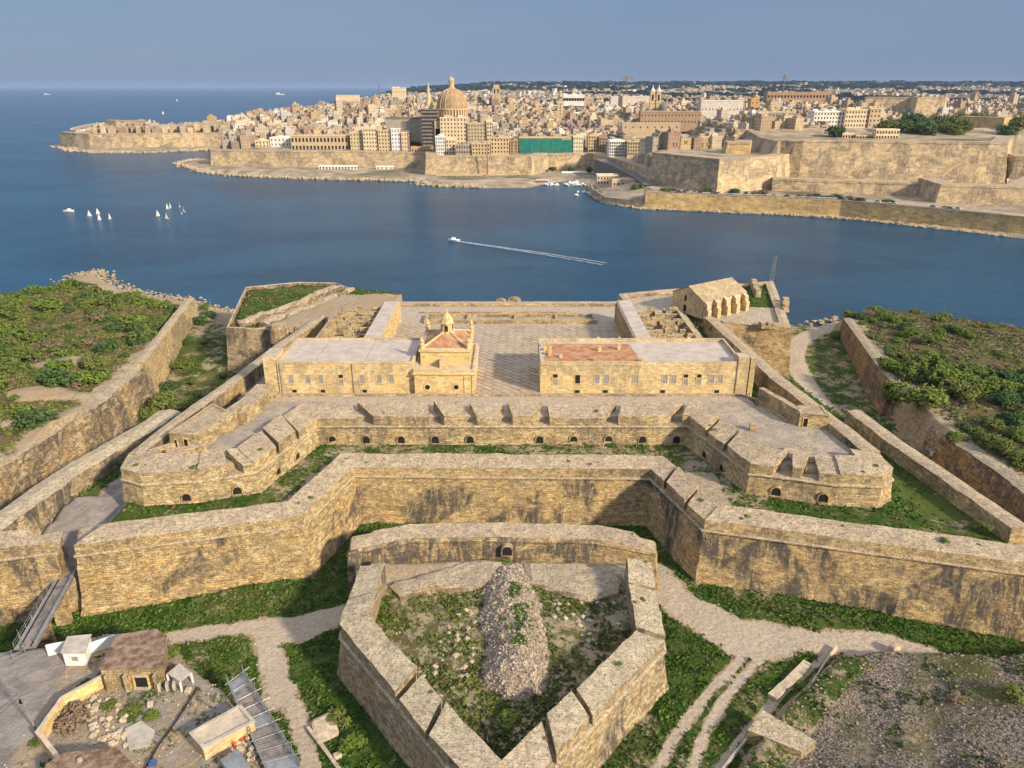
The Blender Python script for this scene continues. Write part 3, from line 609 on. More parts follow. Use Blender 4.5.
simple_wall('outer_ditch_wall', 'long low outer wall with plant specks right of the fort', [(82.4, 165.5), (84.0, 150), (90.4, 113.5)], 3, 16.0, 3.6, M['wall2'], 0.25, slope=0.3)
# counterscarps
simple_wall('counterscarp_wall', 'broad pale wall edge holding up the left scrub headland', [(-112, 95), (-109.5, 140), (-108.2, 148), (-105.8, 176), (-107.6, 202)], 1, 14.2, 6, M['rock'], 0.9, batter=3.0)
simple_wall('counterscarp_wall', 'tall smooth ashlar wall at the far end of the left headland', [(-107.6, 202.4), (-121.4, 273)], 1, 15.0, 3.0, M['wall2'], 0.12, batter=1.8)
simple_wall('counterscarp_wall', 'brown block rock wall along the right headland ditch', [(106.8, 92), (103.2, 129.5), (101.4, 157)][::-1], 0, 14.0, 4.0, M['ditchwall'], 0.45, batter=2.0)
simple_wall('counterscarp_wall', 'tall ribbed brown wall facing the white path on the right headland', [(116.6, 249), (106, 199), (104.4, 188)], 1.5, 14.4, 3.0, M['ditchwall'], 0.2, batter=2.0)
simple_wall('broken_rock_face', 'broken rock face between the two right headland walls', [(104.8, 188), (107.5, 176), (104.5, 166), (101.6, 157)], 0, 12.0, 5.0, M['rock'], 1.4, cat='rock face', batter=1.5)
# seaward rear walls
simple_wall('sea_wall', 'straight seaward wall closing the far side of the parade ground', [(40, 243.5), (-42, 243.5)], 0, 22.0, 2.6, M['wall2'], 0.1)
simple_wall('rear_bastion_wall', 'rear left bastion wall around the grassy terrace', [(-40, 246), (-40.5, 262.5), (-56.3, 267), (-68, 279.4), (-82.3, 281), (-101.3, 273.2), (-90.5, 223), (-77.3, 221), (-66, 217)], 2, 19.2, .6, M['ravelin'], 0.15, batter=1.6)
simple_wall('rear_bastion_wall', 'rear right bastion wall jutting toward the harbour', [(66.5, 222), (72.8, 219.4), (85.5, 215.4), (99.2, 274.4), (64, 264.2), (38, 256), (38.5, 246)], 2, 21.4, 3.0, M['wall'], 0.3, batter=1.6)
# ------------------------------------------------------------------ fort buildings
def rwin(root, x, y, z, w_, h, d=(1, 0), mat=None, fm=None, name='window', out=0.10, deep=True):
    # rectangular window on a wall: stone surround with its pane or shutter set inside it
    dx, dy = d; nx, ny = dy, -dx
    def P(u, v, o): return (x + dx * u + nx * o, y + dy * u + ny * o, z + v)
    f = MB(); t = 0.16
    for u0, u1, v0, v1, o1 in ((-w_ / 2 - t, -w_ / 2, 0, h, out), (w_ / 2, w_ / 2 + t, 0, h, out), (-w_ / 2 - t - .05, w_ / 2 + t + .05, h, h + t, out * 1.3), (-w_ / 2 - t - .08, w_ / 2 + t + .08, -t, 0, out * 1.8)):
        a = [P(u0, v0, -.05), P(u1, v0, -.05), P(u1, v1, -.05), P(u0, v1, -.05)]; b = [P(u0, v0, o1), P(u1, v0, o1), P(u1, v1, o1), P(u0, v1, o1)]
        f.face(b)
        for k in range(4): f.face([a[k], a[(k + 1) % 4], b[(k + 1) % 4], b[k]])
    fr = f.build(name, fm or M['chapel'], root)
    g = MB(); o = 0.03; g.face([P(-w_ / 2, 0, o), P(w_ / 2, 0, o), P(w_ / 2, h, o), P(-w_ / 2, h, o)]); g.build('pane', mat or M['shutter'], fr)
    return fr
def block_building(root, poly, z0, z1, ph, wm, rm, th=0.5, wn='wall', rn='roof'):
    mb = MB(); mb.prism(poly, z0, z1 - ph); mb.build(wn, wm, root)
    mb = MB(); q = offset(ccw(poly), -th + .02, True); mb.prism([tuple(p) for p in q], z1 - ph - .05, z1 - ph + .06); mb.build(rn, rm, root)
    if ph > 0:
        mb = MB(); sweep(mb, ccw(poly), [(0.0, z1 - ph - .01), (0.0, z1 - ph + .02), (0.12, z1 - ph + .03), (0.12, z1 - ph + .2), (0, z1 - ph + .22), (0.0, z1), (-th, z1), (-th, z1 - ph)], 3, closed=True, vs=None)
        mb.build('parapet', wm, root)
def ccw(poly):
    a = sum(poly[i][0] * poly[(i + 1) % len(poly)][1] - poly[(i + 1) % len(poly)][0] * poly[i][1] for i in range(len(poly)))
    return list(poly) if a > 0 else list(poly)[::-1]
def rect(x0, x1, y0, y1): return [(x0, y0), (x1, y0), (x1, y1), (x0, y1)]

b = wthing('barrack_building', 'two storey limestone barrack with pale divided flat roof and grey shutters beside the chapel', 'building', (-41, 174, 21))
block_building(b, rect(-56.2, -23.6, 165, 183), 20.6, 29.1, 0.5, M['barrack'], M['roof'])
MB().prism(rect(-59.6, -56.3, 165.3, 171.5), 18, 30.2).build('corner_tower', M['barrack'], b)
for x in (-47.0, -35.2): MB().prism(rect(x - .1, x + .1, 165.6, 182.4), 28.6, 28.78).build('roof_ridge', M['concrete'], b)
for x in (-53.2, -49.1, -46, -36.1, -32, -29.1): rwin(b, x, 165, 23.6, 1.15, 2.1)
rwin(b, -41.2, 165, 24.9, 1.1, .9, mat=M['dark']); rwin(b, -41.2, 165, 23.0, 1.1, 1.5)
for x in (-52.7, -45.8, -35.7): rwin(b, x, 165, 21.1, 1.1, .8, mat=M['dark'], name='vent')
for x in (-55.6, -38.3): MB().bar((x, 164.88, 21), (x, 164.88, 28.6), 0.09).build('drainpipe', M['deckw'], b)
b = wthing('barrack_building', 'two storey limestone barrack with red patch on its flat roof across the courtyard gap', 'building', (31, 174, 21))
block_building(b, rect(6.8, 55.3, 165, 183), 20.6, 29.0, 0.9, M['barrack'], M['roof'])
MB().prism([(7.8, 165.8), (31.5, 165.8), (30.2, 180.5), (9, 180.5)], 28.1, 28.25).build('roof_patch', M['redroof'], b)
MB().prism(rect(54.0, 56.6, 164.7, 168), 20, 30.3).prism(rect(57.0, 58.2, 164.9, 167), 18, 30.0).build('corner_pier', M['barrack'], b)
for x, k in ((10.4, 2), (15.8, 1), (20.4, 0), (22.7, 0), (29.8, 0), (36.8, 0), (38.9, 0), (41.8, 2), (45, 2), (48.1, 0), (50.1, 0)):
    if k == 2: rwin(b, x, 165, 25.0, 1.1, .9, mat=M['dark']); rwin(b, x, 165, 23.1, 1.1, 1.5)
    else: rwin(b, x, 165, 23.5, 1.2, 2.2, mat=M['dark'] if k else None)
for x in (15.8, 22.6, 36.5, 49.6): rwin(b, x, 165, 21.0, 1.2, .8, mat=M['dark'], name='vent')
for x, y, h in ((22, 175, 1.6), (27, 176, 1.8), (12, 170, 1.2), (31.5, 167, 1.3), (8.4, 176, 3.0), (9.4, 172, 2.4), (20, 168, 1.1)):
    MB().box(x, y, 28.0, .8, .8, h).build('chimney', M['barrack'], b)
for x in (12, 17, 22.5, 28, 34, 40, 46): MB().box(x, 182.9, 28.9, .5, .6, .45).build('parapet_cap', M['barrack'], b)

# chapel
ch = wthing('chapel', 'small ochre chapel with red hipped roof lantern cupola and two round windows', 'chapel', (-16, 174, 21))
x0, x1 = -23.4, -9.0
MB().prism(rect(x0, x1, 163.9, 183.5), 20.6, 27.0).build('wall', M['chapel'], ch)
mb = MB(); sweep(mb, rect(x0, x1, 163.9, 183.5), [(0, 26.0), (.35, 26.2), (.35, 26.6), (.15, 26.7), (.15, 27.4), (-.5, 27.4), (-.5, 26.5)], 30, closed=True, vs=None); mb.build('cornice', M['chapel'], ch)
MB().prism(rect(x0 + 1.2, x1 - 1.2, 168.2, 183.0), 26.8, 31.0).build('upper_wall', M['chapel'], ch)
mb = MB(); sweep(mb, rect(x0 + 1.2, x1 - 1.2, 168.2, 183.0), [(0, 30.3), (.35, 30.5), (.35, 31.0), (-.5, 31.2), (-.5, 30.0)], 30, closed=True, vs=None); mb.build('upper_cornice', M['chapel'], ch)
mb = MB(); q = rect(x0 + 1.6, x1 - 1.6, 168.6, 182.6); ap = (-16.2, 175.5, 33.7)
for i in range(4): mb.face([(*q[i], 31.1), (*q[(i + 1) % 4], 31.1), ap])
mb.build('roof', M['redroof'], ch)
for i in range(4): MB().bar((*q[i], 31.2), ap, 0.3).build('roof_rib', M['chapel'], ch)
lan = MB().lathe(-16.2, 175.5, [(1.9, 31.6), (1.9, 33.2), (1.5, 33.3), (1.4, 35.4), (1.8, 35.5), (1.8, 35.8), (1.55, 36.0), (1.3, 37.0), (.7, 37.8), (.3, 38.1), (.3, 38.7), (0, 39.0)], 8).build('lantern', M['chapel'], ch)
for k in range(4):
    a = k * math.pi / 2 - math.pi / 8 - math.pi / 2 + math.pi / 8
    MB().box(-16.2 + 1.40 * math.cos(a), 175.5 + 1.40 * math.sin(a), 33.6, .7, .12, 1.5, a + math.pi / 2).build('lantern_opening', M['dark'], lan)
for i, (px_, py_) in enumerate(q):
    MB().lathe(px_, py_, [(.55, 31), (.5, 32), (.75, 32.1), (.7, 32.4), (.35, 32.6), (.55, 33.1), (.3, 33.6), (0, 34.2)], 8).build('pinnacle', M['chapel'], ch)
for yy in (172, 176, 180): MB().lathe(x1 - 1.3, yy, [(.4, 31), (.35, 31.8), (.5, 31.9), (.25, 32.3), (0, 32.9)], 8).build('finial', M['chapel'], ch)
for x in (-20.3, -13.4):
    mb = MB()
    for k in range(12):
        a, c = k * math.pi / 6, (k + 1) * math.pi / 6
        for r0, r1, o0, o1 in ((.62, .95, .16, .16), (.95, .95, .16, 0)):
            mb.face([(x + r0 * math.cos(a), 163.9 - o0, 23 + r0 * math.sin(a)), (x + r0 * math.cos(c), 163.9 - o0, 23 + r0 * math.sin(c)), (x + r1 * math.cos(c), 163.9 - o1, 23 + r1 * math.sin(c)), (x + r1 * math.cos(a), 163.9 - o1, 23 + r1 * math.sin(a))])
    rw = mb.build('round_window', M['chapel'], ch)
    g = MB(); g.face([(x + .64 * math.cos(k * math.pi / 6), 163.82, 23 + .64 * math.sin(k * math.pi / 6)) for k in range(12)]); g.build('pane', M['dark'], rw)
for x in (x0 + .35, x1 - 2.2, x1 - .35): MB().box(x, 163.83, 21, .55, .2, 4.9).build('pilaster', M['chapel'], ch)
MB().box(-16.4, 166.8, 26.5, 2.0, 1.8, 2.4).build('bell_housing', M['chapel'], ch)

# ruined side ranges
def ruin_range(label, xa, xb, y0, y1, inward):
    r = wthing('ruined_barrack_range', label, 'ruin', ((xa + xb) / 2, (y0 + y1) / 2, 21)); rnd = random.Random(int(abs(xa)))
    xs0, xs1 = (xb - 4.2, xb) if inward > 0 else (xa, xa + 4.2)
    MB().prism(rect(xs0, xs1, y0, y1), 20.8, 27.7).build('wall', M['barrack'], r)
    MB().prism(rect(xs0 + .1, xs1 - .1, y0 + .1, y1 - .1), 27.65, 27.8).build('roof', M['roof'], r)
    xe = xs1 if inward > 0 else xs0; d = (0, 1) if inward > 0 else (0, -1)
    MB().box(xe, (y0 + y1) / 2, 27.1, .7, y1 - y0 + .4, .5).build('cornice', M['barrack'], r)
    n = 9
    for k in range(n + 1):
        y = y0 + .6 + (y1 - y0 - 1.2) * k / n; MB().box(xe + inward * .15, y, 21, .9, 1.1, 6.0).build('pilaster', M['barrack'], r)
    for k in range(n):
        y = y0 + .6 + (y1 - y0 - 1.2) * (k + .5) / n; MB().box(xe + inward * .02, y, 21, .12, 1.8, 3.6).build('archway', M['dark'], r)
    a, c = (xa, xs0) if inward > 0 else (xs1, xb)
    MB().prism(rect(a, c, y0, y1), 20.9, 22.2).build('rubble_floor', M['rock'], r)
    y = y0 + 1
    while y < y1 - 1:
        mb = MB(); x = a
        while x < c - .5:
            w_ = rnd.uniform(1.5, 3.0)
            if rnd.random() > .15: mb.box(min(x + w_ / 2, c - w_ / 2), y + rnd.uniform(-.1, .1), 21.5, w_, .9, rnd.uniform(2.8, 5.6), rnd.uniform(-.04, .04))
            x += w_
        mb.build('partition_wall', M['wall2'], r); y += 4.0
    for x in ((a + c) / 2 - 3.4, (a + c) / 2, (a + c) / 2 + 3.4):
        mb = MB(); y = y0
        while y < y1 - 1:
            w_ = rnd.uniform(1.5, 3.2)
            if rnd.random() > .3: mb.box(x, y + w_ / 2, 21.5, .8, w_, rnd.uniform(1.8, 4.2))
            y += w_ + rnd.choice((0, 1.2))
        mb.build('partition_wall', M['wall2'], r)
    xo = a if inward > 0 else c
    mb = MB(); sweep(mb, [(xo - .5, y1), (xo - .5, y0)] if inward > 0 else [(xo + .5, y0), (xo + .5, y1)], [(0, 20), (0, 25.6), (-1.2, 25.9), (-1.2, 20)], 1.5, [0, .15, .15, 0], vs=1.5); mb.build('outer_wall', M['wall'], r)
ruin_range('roofless ruined range with sunlit arcade beside the chapel side of the parade ground', -54, -35.5, 187, 223, 1)
ruin_range('roofless ruined range with shaded arcade beside the gabled magazine', 33, 51.5, 187, 224, -1)

# powder magazine
mg = wthing('powder_magazine', 'gabled limestone powder magazine with stone slab roof and five stepped buttresses', 'magazine', (66, 237, 21))
fl, fr_ = Vector((53.9, 240.0)), Vector((61.0, 227.6)); ax_ = Vector((16.9, 11.5)).normalized(); L = 20.5
bl, br_ = fl + ax_ * L, fr_ + ax_ * L; fm, bm_ = (fl + fr_) / 2, (bl + br_) / 2
mb = MB(); ze, zr = 26.4, 29.6
mb.face([(*fl, 20.5), (*fr_, 20.5), (*fr_, ze), (*fm, zr), (*fl, ze)]); mb.face([(*br_, 20.5), (*bl, 20.5), (*bl, ze), (*bm_, zr), (*br_, ze)])
mb.face([(*fr_, 20.5), (*br_, 20.5), (*br_, ze), (*fr_, ze)]); mb.face([(*bl, 20.5), (*fl, 20.5), (*fl, ze), (*bl, ze)]); mb.build('wall', M['barrack'], mg)
mb = MB(); sd_ = (fr_ - fl).normalized() * .35; e = ax_ * .25
for s_, f0, b0 in ((1, fr_, br_), (-1, fl, bl)):
    p = [f0 + sd_ * s_ - e, b0 + sd_ * s_ + e, bm_ + e, fm - e]; z = [ze - .1, ze - .1, zr + .1, zr + .1]
    top = [(*q, zz + .22) for q, zz in zip(p, z)]; bot = [(*q, zz) for q, zz in zip(p, z)]
    if s_ < 0: top, bot = top[::-1], bot[::-1]
    mb.face(top); mb.face(bot[::-1])
    for k in range(4): mb.face([bot[k], bot[(k + 1) % 4], top[(k + 1) % 4], top[k]])
mb.build('roof', M['roof2'] if 'roof2' in M else M['barrack'], mg)
sd1 = (fr_ - fl).normalized()
for k in range(5):
    c = fr_ + ax_ * (1.0 + k * 4.6); mb = MB(); h = ax_ * .8
    for z0_, z1_, o_ in ((20.5, 24.0, 2.4), (24.0, 25.8, 1.7)):
        q = [c - h, c + h, c + h + sd1 * o_, c - h + sd1 * o_]; mb.prism([tuple(v) for v in q], z0_, [z1_ + .8, z1_ + .8, z1_ - .3, z1_ - .3] if ccw([tuple(v) for v in q])[0] == tuple(q[0]) else [z1_ + .8, z1_ + .8, z1_ - .3, z1_ - .3])
    mb.build('buttress', M['barrack'], mg)
dd = sd1; m0 = fl + dd * 6.2
rwin(mg, m0.x, m0.y, 24.6, 1.0, 2.0, d=tuple(dd), mat=M['dark']); rwin(mg, m0.x, m0.y, 21.0, 1.4, 2.4, d=tuple(dd), mat=M['dark'], name='door')
for k in (1, 3): c = fl + dd * (1.5 + k * 3.2); rwin(mg, c.x, c.y, 21.5, .5, 3.0, d=tuple(dd), mat=M['barrack'], name='buttress_strip')

# parade ground details
def low_wall(label, pts, z0, z1, th, mat='wall2', name='stone_wall', cat='wall', amp=0.12, group=None, closed=False, seg=1.4):
    mb = MB(); sweep(mb, pts, [(0.05, z0), (0, z1 - .2), (0, z1), (-th, z1), (-th, z0)], seg, [amp] * 5, closed=closed, vs=1.3)
    o = mb.build(name, M[mat]); return tag(o, label, cat, group)
yd = wthing('sunken_foundation', 'long rectangular foundation of low walls on the far parade ground', 'foundation', (-1, 224, 21))
mb = MB(); sweep(mb, rect(-27.5, 26.5, 221, 228.5), [(0, 20.6), (0, 22.2), (-.9, 22.2), (-.9, 20.6)], 3, [0, .05, .05, 0], closed=True, vs=None); mb.build('wall', M['wall2'], yd)
MB().prism(rect(-26, 25.2, 222.1, 227.4), 20.6, 21.3).build('floor', M['rock'], yd)
for x in (-14, 1, 14): MB().box(x, 224.7, 21.2, .7, 5.6, .8).build('cross_wall', M['wall2'], yd)
low_wall('low kerb line in front of the far parade foundation', [(-30, 232.6), (-12, 232.6), (20, 232.6)], 20.5, 21.5, .8, name='kerb_wall')
for i, (x, y, s_, lb) in enumerate(((1, 243.6, 1.2, 'broken arched stone gateway ruin on the middle of the sea wall'), (-3.5, 243.6, .9, 'small tilted stone lump beside the broken gateway on the sea wall'))):
    mb = MB()
    for k in range(7):
        a = math.pi * k / 6; mb.box(x + math.cos(a) * s_ * 1.3, y, 21.5 + math.sin(a) * s_ * .9, s_ * .7, 1.6, s_ * .8, 0.2 * k)
    o = mb.build('broken_gateway' if i == 0 else 'stone_lump', M['wall2']); tag(o, lb, 'ruin')

# works on the two upper bastions
low_wall('tall limestone wall with slit windows facing the paved bastion ramp', [(-63.5, 134.5), (-60.0, 146), (-59.0, 152)][::1], 20.8, 24.6, 1.2, name='retaining_wall')
gh = wthing('guard_room', 'small square guard room with dark doorway at the end of the slit windowed wall', 'building', (-64.5, 137, 21))
block_building(gh, [(-69.8, 135.2), (-64.2, 134.2), (-61.6, 146), (-66.5, 150)], 19, 24.8, .3, M['wall2'], M['rust2'] if 'rust2' in M else M['rock'])
rwin(gh, -66.3, 134.5, 21.2, .9, 2.4, d=(.985, -.174), mat=M['dark'], name='door'); rwin(gh, -68.6, 134.95, 21.6, .6, 1.6, d=(.985, -.174), mat=M['dark'])
low_wall('stepped stone ramp wall climbing beside the guard room doorway', [(-68.2, 129.6), (-61.5, 133.0)], 20.5, 22.9, 1.8, name='ramp_wall')
low_wall('narrow stone trough wall behind the ramp at the bastion edge', [(-72.0, 130.6), (-68.2, 134)], 20, 22.8, .9, name='trough_wall')
low_wall('short broken wall at the rounded bastion corner', [(-74, 129.5), (-70.6, 131.6)], 20, 22.5, .8, name='broken_wall', amp=.3)
low_wall('wedge shaped parapet wall climbing from the terrace to the barrack corner', [(-58.8, 146.2), (-57.2, 155), (-56.6, 163)], 20.5, 24.0, 4.4, name='wedge_wall')
low_wall('low kerb wall along the far edge of the bastion terrace', [(-58, 162.6), (-50, 162.9), (55, 162.9), (57.5, 160), (60.5, 148)], 20.2, 21.5, .5, name='terrace_kerb')
low_wall('freestanding stone wall beside the green strip near the bastion gate', [(57.8, 160), (62.5, 146.5)], 17, 24.4, 1.3, name='gate_wall')
pg = wthing('postern_house', 'small flat stone gatehouse with black doorway set against the long rampart', 'building', (65, 145.5, 21))
block_building(pg, [(62.6, 146), (68.3, 144.6), (68.8, 150), (63.5, 150)], 19, 24.3, .2, M['wall2'], M['rock'])
rwin(pg, 63.9, 145.66, 21.1, .9, 2.0, d=(.971, -.238), mat=M['dark'], name='door')
low_wall('small stone stub standing on the wide terrace', [(51.2, 143.6), (52.6, 143.4)], 21, 22.6, 1.0, name='stone_stub')
mb = MB()
mb.prism([(55.5, 129.6), (63, 128.4), (61.5, 136), (55, 134)], 21.0, [21.2, 21.4, 22.0, 21.9]); tag(mb.build('stone_ramp', M['rock']), 'low wedge of sloping stone on the wide bastion terrace', 'ramp')
# rear left ruins and ridge
rid = []
for i, pts in enumerate(([(-87, 224.5), (-80, 236), (-70, 256), (-64, 272)], [(-78, 224), (-70, 240), (-62, 256), (-58, 265)])):
    mb = MB(); sweep(mb, pts, [(1.5, 17.5), (.6, 20.2), (-.5, 20.9), (-2.5, 20.6), (-3.6, 17.5)], 2.2, [.6, .8, .7, .7, .5], vs=1.3)
    tag(mb.build('rock_ridge', M['rock']), ('pale broken rock ridge beside the green rear terrace', 'lower crumbled rock bank above the fort side wall')[i], 'rock ridge')
mb = MB().lathe(0, 0, [(3.2, 16), (3.0, 20), (2.4, 21.4), (0, 21.8)], 14); mb.v = [tuple(jitter((p[0] - 72.5, p[1] + 219, p[2]), .2)) for p in mb.v]
tag(mb.build('round_turret', M['wall2']), 'squat round stone turret where the side wall meets the rear terrace', 'turret')
for k, (x, y, sx, sy, h, lb) in enumerate(((88.5, 262, 2.5, 16, 2.6, 'broken parapet run along the outer edge of the magazine bastion'), (92, 240, 2.4, 9, 2.2, 'crumbling parapet block midway along the magazine bastion'), (80.5, 217.5, 7, 2.0, 1.6, 'ragged stone lip above the sunlit bastion flank'))):
    mb = MB(); rnd = random.Random(k)
    for j in range(7):
        t = j / 6 - .5; mb.box(x + (t * sx if sx > sy else t * 3.2), y + (t * sy if sy > sx else 0), 20.8, 1.9 if sy > sx else 1.3, 1.9, h * rnd.uniform(.5, 1.2), rnd.uniform(-.2, .2))
    tag(mb.build('broken_parapet', M['wall2']), lb, 'ruin')
ms = wthing('lattice_mast', 'tall thin lattice mast standing on the rear bastion against the water', 'mast', (95, 268, 21))
p0 = W(771, 283, 21)
for sx in (-.6, .6): MB().bar((p0.x + sx, p0.y, 21), (p0.x + sx * .5 + .4, p0.y, 31.5), .13, 4).build('leg', M['steel'], ms)
for k in range(8): MB().bar((p0.x - .6 + .04 * k, p0.y, 21.5 + k * 1.2), (p0.x + .6, p0.y, 22.5 + k * 1.2), .06, 4).build('brace', M['steel'], ms)

# bridge to the gate
br = wthing('gate_bridge', 'narrow two-track timber bridge spanning the ditch to the fort gate', 'bridge', (-78, 103, 9))
a0, b0 = Vector((-80.0, 111.5, 9.25)), Vector((-75.6, 90.8, 9.25)); d_ = (b0 - a0).normalized(); n_ = Vector((-d_.y, d_.x, 0))
def strip(o0, o1, z0, z1, name, mat):
    mb = MB(); mb.prism([tuple((a0 + n_ * o0).xy), tuple((a0 + n_ * o1).xy), tuple((b0 + n_ * o1).xy), tuple((b0 + n_ * o0).xy)], z0, z1, bottom=True); return mb.build(name, mat, br)
strip(-1.5, 1.5, 8.8, 9.25, 'deck', M['deckw'])
strip(-1.45, -.95, 9.25, 9.36, 'edge_board', M['steel']); strip(.95, 1.45, 9.25, 9.36, 'edge_board', M['steel'])
strip(-.85, -.68, 9.25, 9.33, 'rail_track', M['dark']); strip(.68, .85, 9.25, 9.33, 'rail_track', M['dark'])
for s_ in (-1.5, 1.5):
    for k in range(10):
        q = a0 + (b0 - a0) * (k / 9) + n_ * s_; MB().bar((q.x, q.y, 9.1), (q.x, q.y, 10.35), .05, 5).build('railing_post', M['steel'], br)
    for h in (9.8, 10.3): MB().bar(tuple(a0 + n_ * s_ + Vector((0, 0, h - 9.25))), tuple(b0 + n_ * s_ + Vector((0, 0, h - 9.25))), .035, 4).build('handrail', M['steel'], br)
for t in (.35, .7):
    q = a0 + (b0 - a0) * t; MB().box(q.x, q.y, 0.5, 2.4, 1.1, 8.3, math.atan2(n_.y, n_.x)).build('pier', M['wall'], br)
# ------------------------------------------------------------------ foreground site
def Pz(l, z): return [tuple(W(a, b, z).xy) for a, b in l]
ht = wthing('site_hut', 'small white-walled hut with flat pale roof by the end of the bridge', 'hut', tuple(W(75, 666, 9)))
pr = Pz([(62, 652), (68, 637), (90, 635), (84, 652)], 11.6)
MB().prism(pr, 8.8, 11.5).build('wall', M['white'], ht); MB().prism([tuple(p) for p in offset(ccw(pr), .18, True)], 11.45, 11.62, bottom=True).build('roof', M['concrete'], ht)
a, c = Vector(pr[0]), Vector(pr[3]); d = (c - a).normalized(); m_ = (a + c) / 2
rwin(ht, m_.x, m_.y, 9.9, 1.0, .9, d=tuple(d), mat=M['shutter'], fm=M['white'])
def yard_wall(label, pts, z1, th, mat, name='yard_wall', group=None, z0=8.6, amp=.06):
    mb = MB(); sweep(mb, pts, [(0, z0), (0, z1), (-th, z1), (-th, z0)], 1.2, [amp] * 4, vs=1.2); return tag(mb.build(name, M[mat]), label, 'wall', group)
yard_wall('white plastered wall panel running from the hut toward the bridge', Pz([(48, 656), (67, 652)], 9), 10.9, .3, 'white')
yard_wall('white plastered wall panel running behind the hut to the rusty-roofed house', Pz([(88, 655), (117, 645)], 9), 10.9, .3, 'white')
yard_wall('long cream yard wall curving around the rubble yard', Pz([(107, 686), (66, 709), (44, 742), (64, 768), (76, 785)], 9)[::-1], 11.0, .55, 'chapel', amp=.1)
rh = wthing('ruined_house', 'roofed stone house with rust-brown flat roof beside the white hut', 'house', tuple(W(132, 684, 9)))
pr = Pz([(117, 635), (156, 629), (165, 637), (162, 667), (100, 668)], 12.6)
MB().prism(pr, 8.7, 12.4).build('wall', M['wall2'], rh); MB().prism([tuple(p) for p in offset(ccw(pr), .1, True)], 12.38, 12.62).build('roof', M['rust'], rh)
a, c = Vector(pr[4]), Vector(pr[3]); d = (c - a).normalized()
q = a + d * ((c - a).length * .62); rwin(rh, q.x, q.y, 9.0, 1.9, 2.1, d=tuple(d), mat=M['dark'], name='door', out=.3)
for t in (.12, .42, .9): q = a + d * ((c - a).length * t) + Vector((d.y, -d.x)) * .45; MB().box(q.x, q.y, 8.8, .6, .9, 3.0, math.atan2(d.y, d.x)).build('buttress', M['wall2'], rh)
rg = MB(); pts = Pz([(66, 706), (92, 691)], 9); sweep(rg, [Vector(p) + Vector((.5, .45)) for p in pts], [(0, 9), (0, 10.4), (-.08, 10.4), (-.08, 9)], 9, vs=None)
tag(rg.build('rusty_gate', M['rust']), 'rust-red metal sheet leaning inside the curved yard wall', 'metal sheet')
bh = wthing('ruined_house', 'earth-roofed low stone building at the bottom edge below the rubble yard', 'house', tuple(W(95, 775, 9)))
pr = Pz([(46, 765), (64, 753), (117, 748), (142, 775), (120, 810), (50, 815)], 11.8)
MB().prism(pr, 8.6, 11.6).build('wall', M['wall2'], bh); MB().prism([tuple(p) for p in offset(ccw(pr), .08, True)], 11.58, 11.82).build('roof', M['rust'], bh)
MB().lathe(*W(80, 761, 11.8).xy, [(.35, 11.8), (.3, 12.2), (0, 12.25)], 8).build('roof_vent', M['concrete'], bh)
mb = MB().prism(Pz([(125, 729), (141, 721), (155, 731), (150, 745), (129, 750)], 9.2), 8.8, 9.28); tag(mb.build('concrete_slab', M['concrete']), 'pale six-sided concrete slab in the middle of the site', 'slab')
fr = wthing('frame_shelter', 'roofless little shelter with tilted slab and white posts behind the slab yard', 'shelter', tuple(W(172, 690, 9)))
pr = Pz([(167, 674), (180, 664), (191, 673), (180, 682)], 10.8); MB().prism(pr, 10.7, 10.95, bottom=True).build('slab', M['concrete'], fr)
for p in pr: MB().box(p[0], p[1], 8.8, .22, .22, 1.95).build('post', M['white'], fr)
for px_ in (160, 168, 175): q = W(px_, 690, 9); MB().box(q.x, q.y, 8.8, .35, .9, 1.5, .3).build('pillar', M['concrete'], fr)
lb = wthing('long_stone_shed', 'long cream stone shed with yellowed flat roof at the scaffold side', 'shed', tuple(W(225, 740, 9)))
pr = Pz([(190, 733), (240, 705), (254, 721), (203, 748)], 11.2); MB().prism(pr, 8.7, 11.0).build('wall', M['barrack'], lb)
mb = MB(); sweep(mb, ccw(pr), [(0, 10.98), (.12, 11.0), (.12, 11.3), (-.35, 11.3), (-.35, 11.0)], 9, closed=True, vs=None); mb.build('parapet', M['concrete'], lb)
MB().prism([tuple(p) for p in offset(ccw(pr), -.34, True)], 10.95, 11.08).build('roof', M['chapel'], lb)
mb = MB(); q = Pz([(220, 760), (238, 750), (252, 766), (234, 780)], 10.4); o_, u_, v_ = Vector(q[0]), Vector(q[1]) - Vector(q[0]), Vector(q[3]) - Vector(q[0]); n = 18
for k in range(n):
    z0, z1 = 10.4 + .07 * (k % 2), 10.4 + .07 * ((k + 1) % 2); a, c = o_ + u_ * k / n, o_ + u_ * (k + 1) / n
    mb.face([(*a, z0), (*c, z1), (*(c + v_), z1), (*(a + v_), z0)])
sh = wthing('corrugated_shed', 'small shed with grey corrugated roof beside the scaffold walkway', 'shed', (*o_, 9)); mb.build('roof', M['steel'], sh)
MB().prism(Pz([(222, 761), (238, 752), (250, 766), (234, 778)], 10.3), 8.7, 10.36).build('wall', M['concrete'], sh)
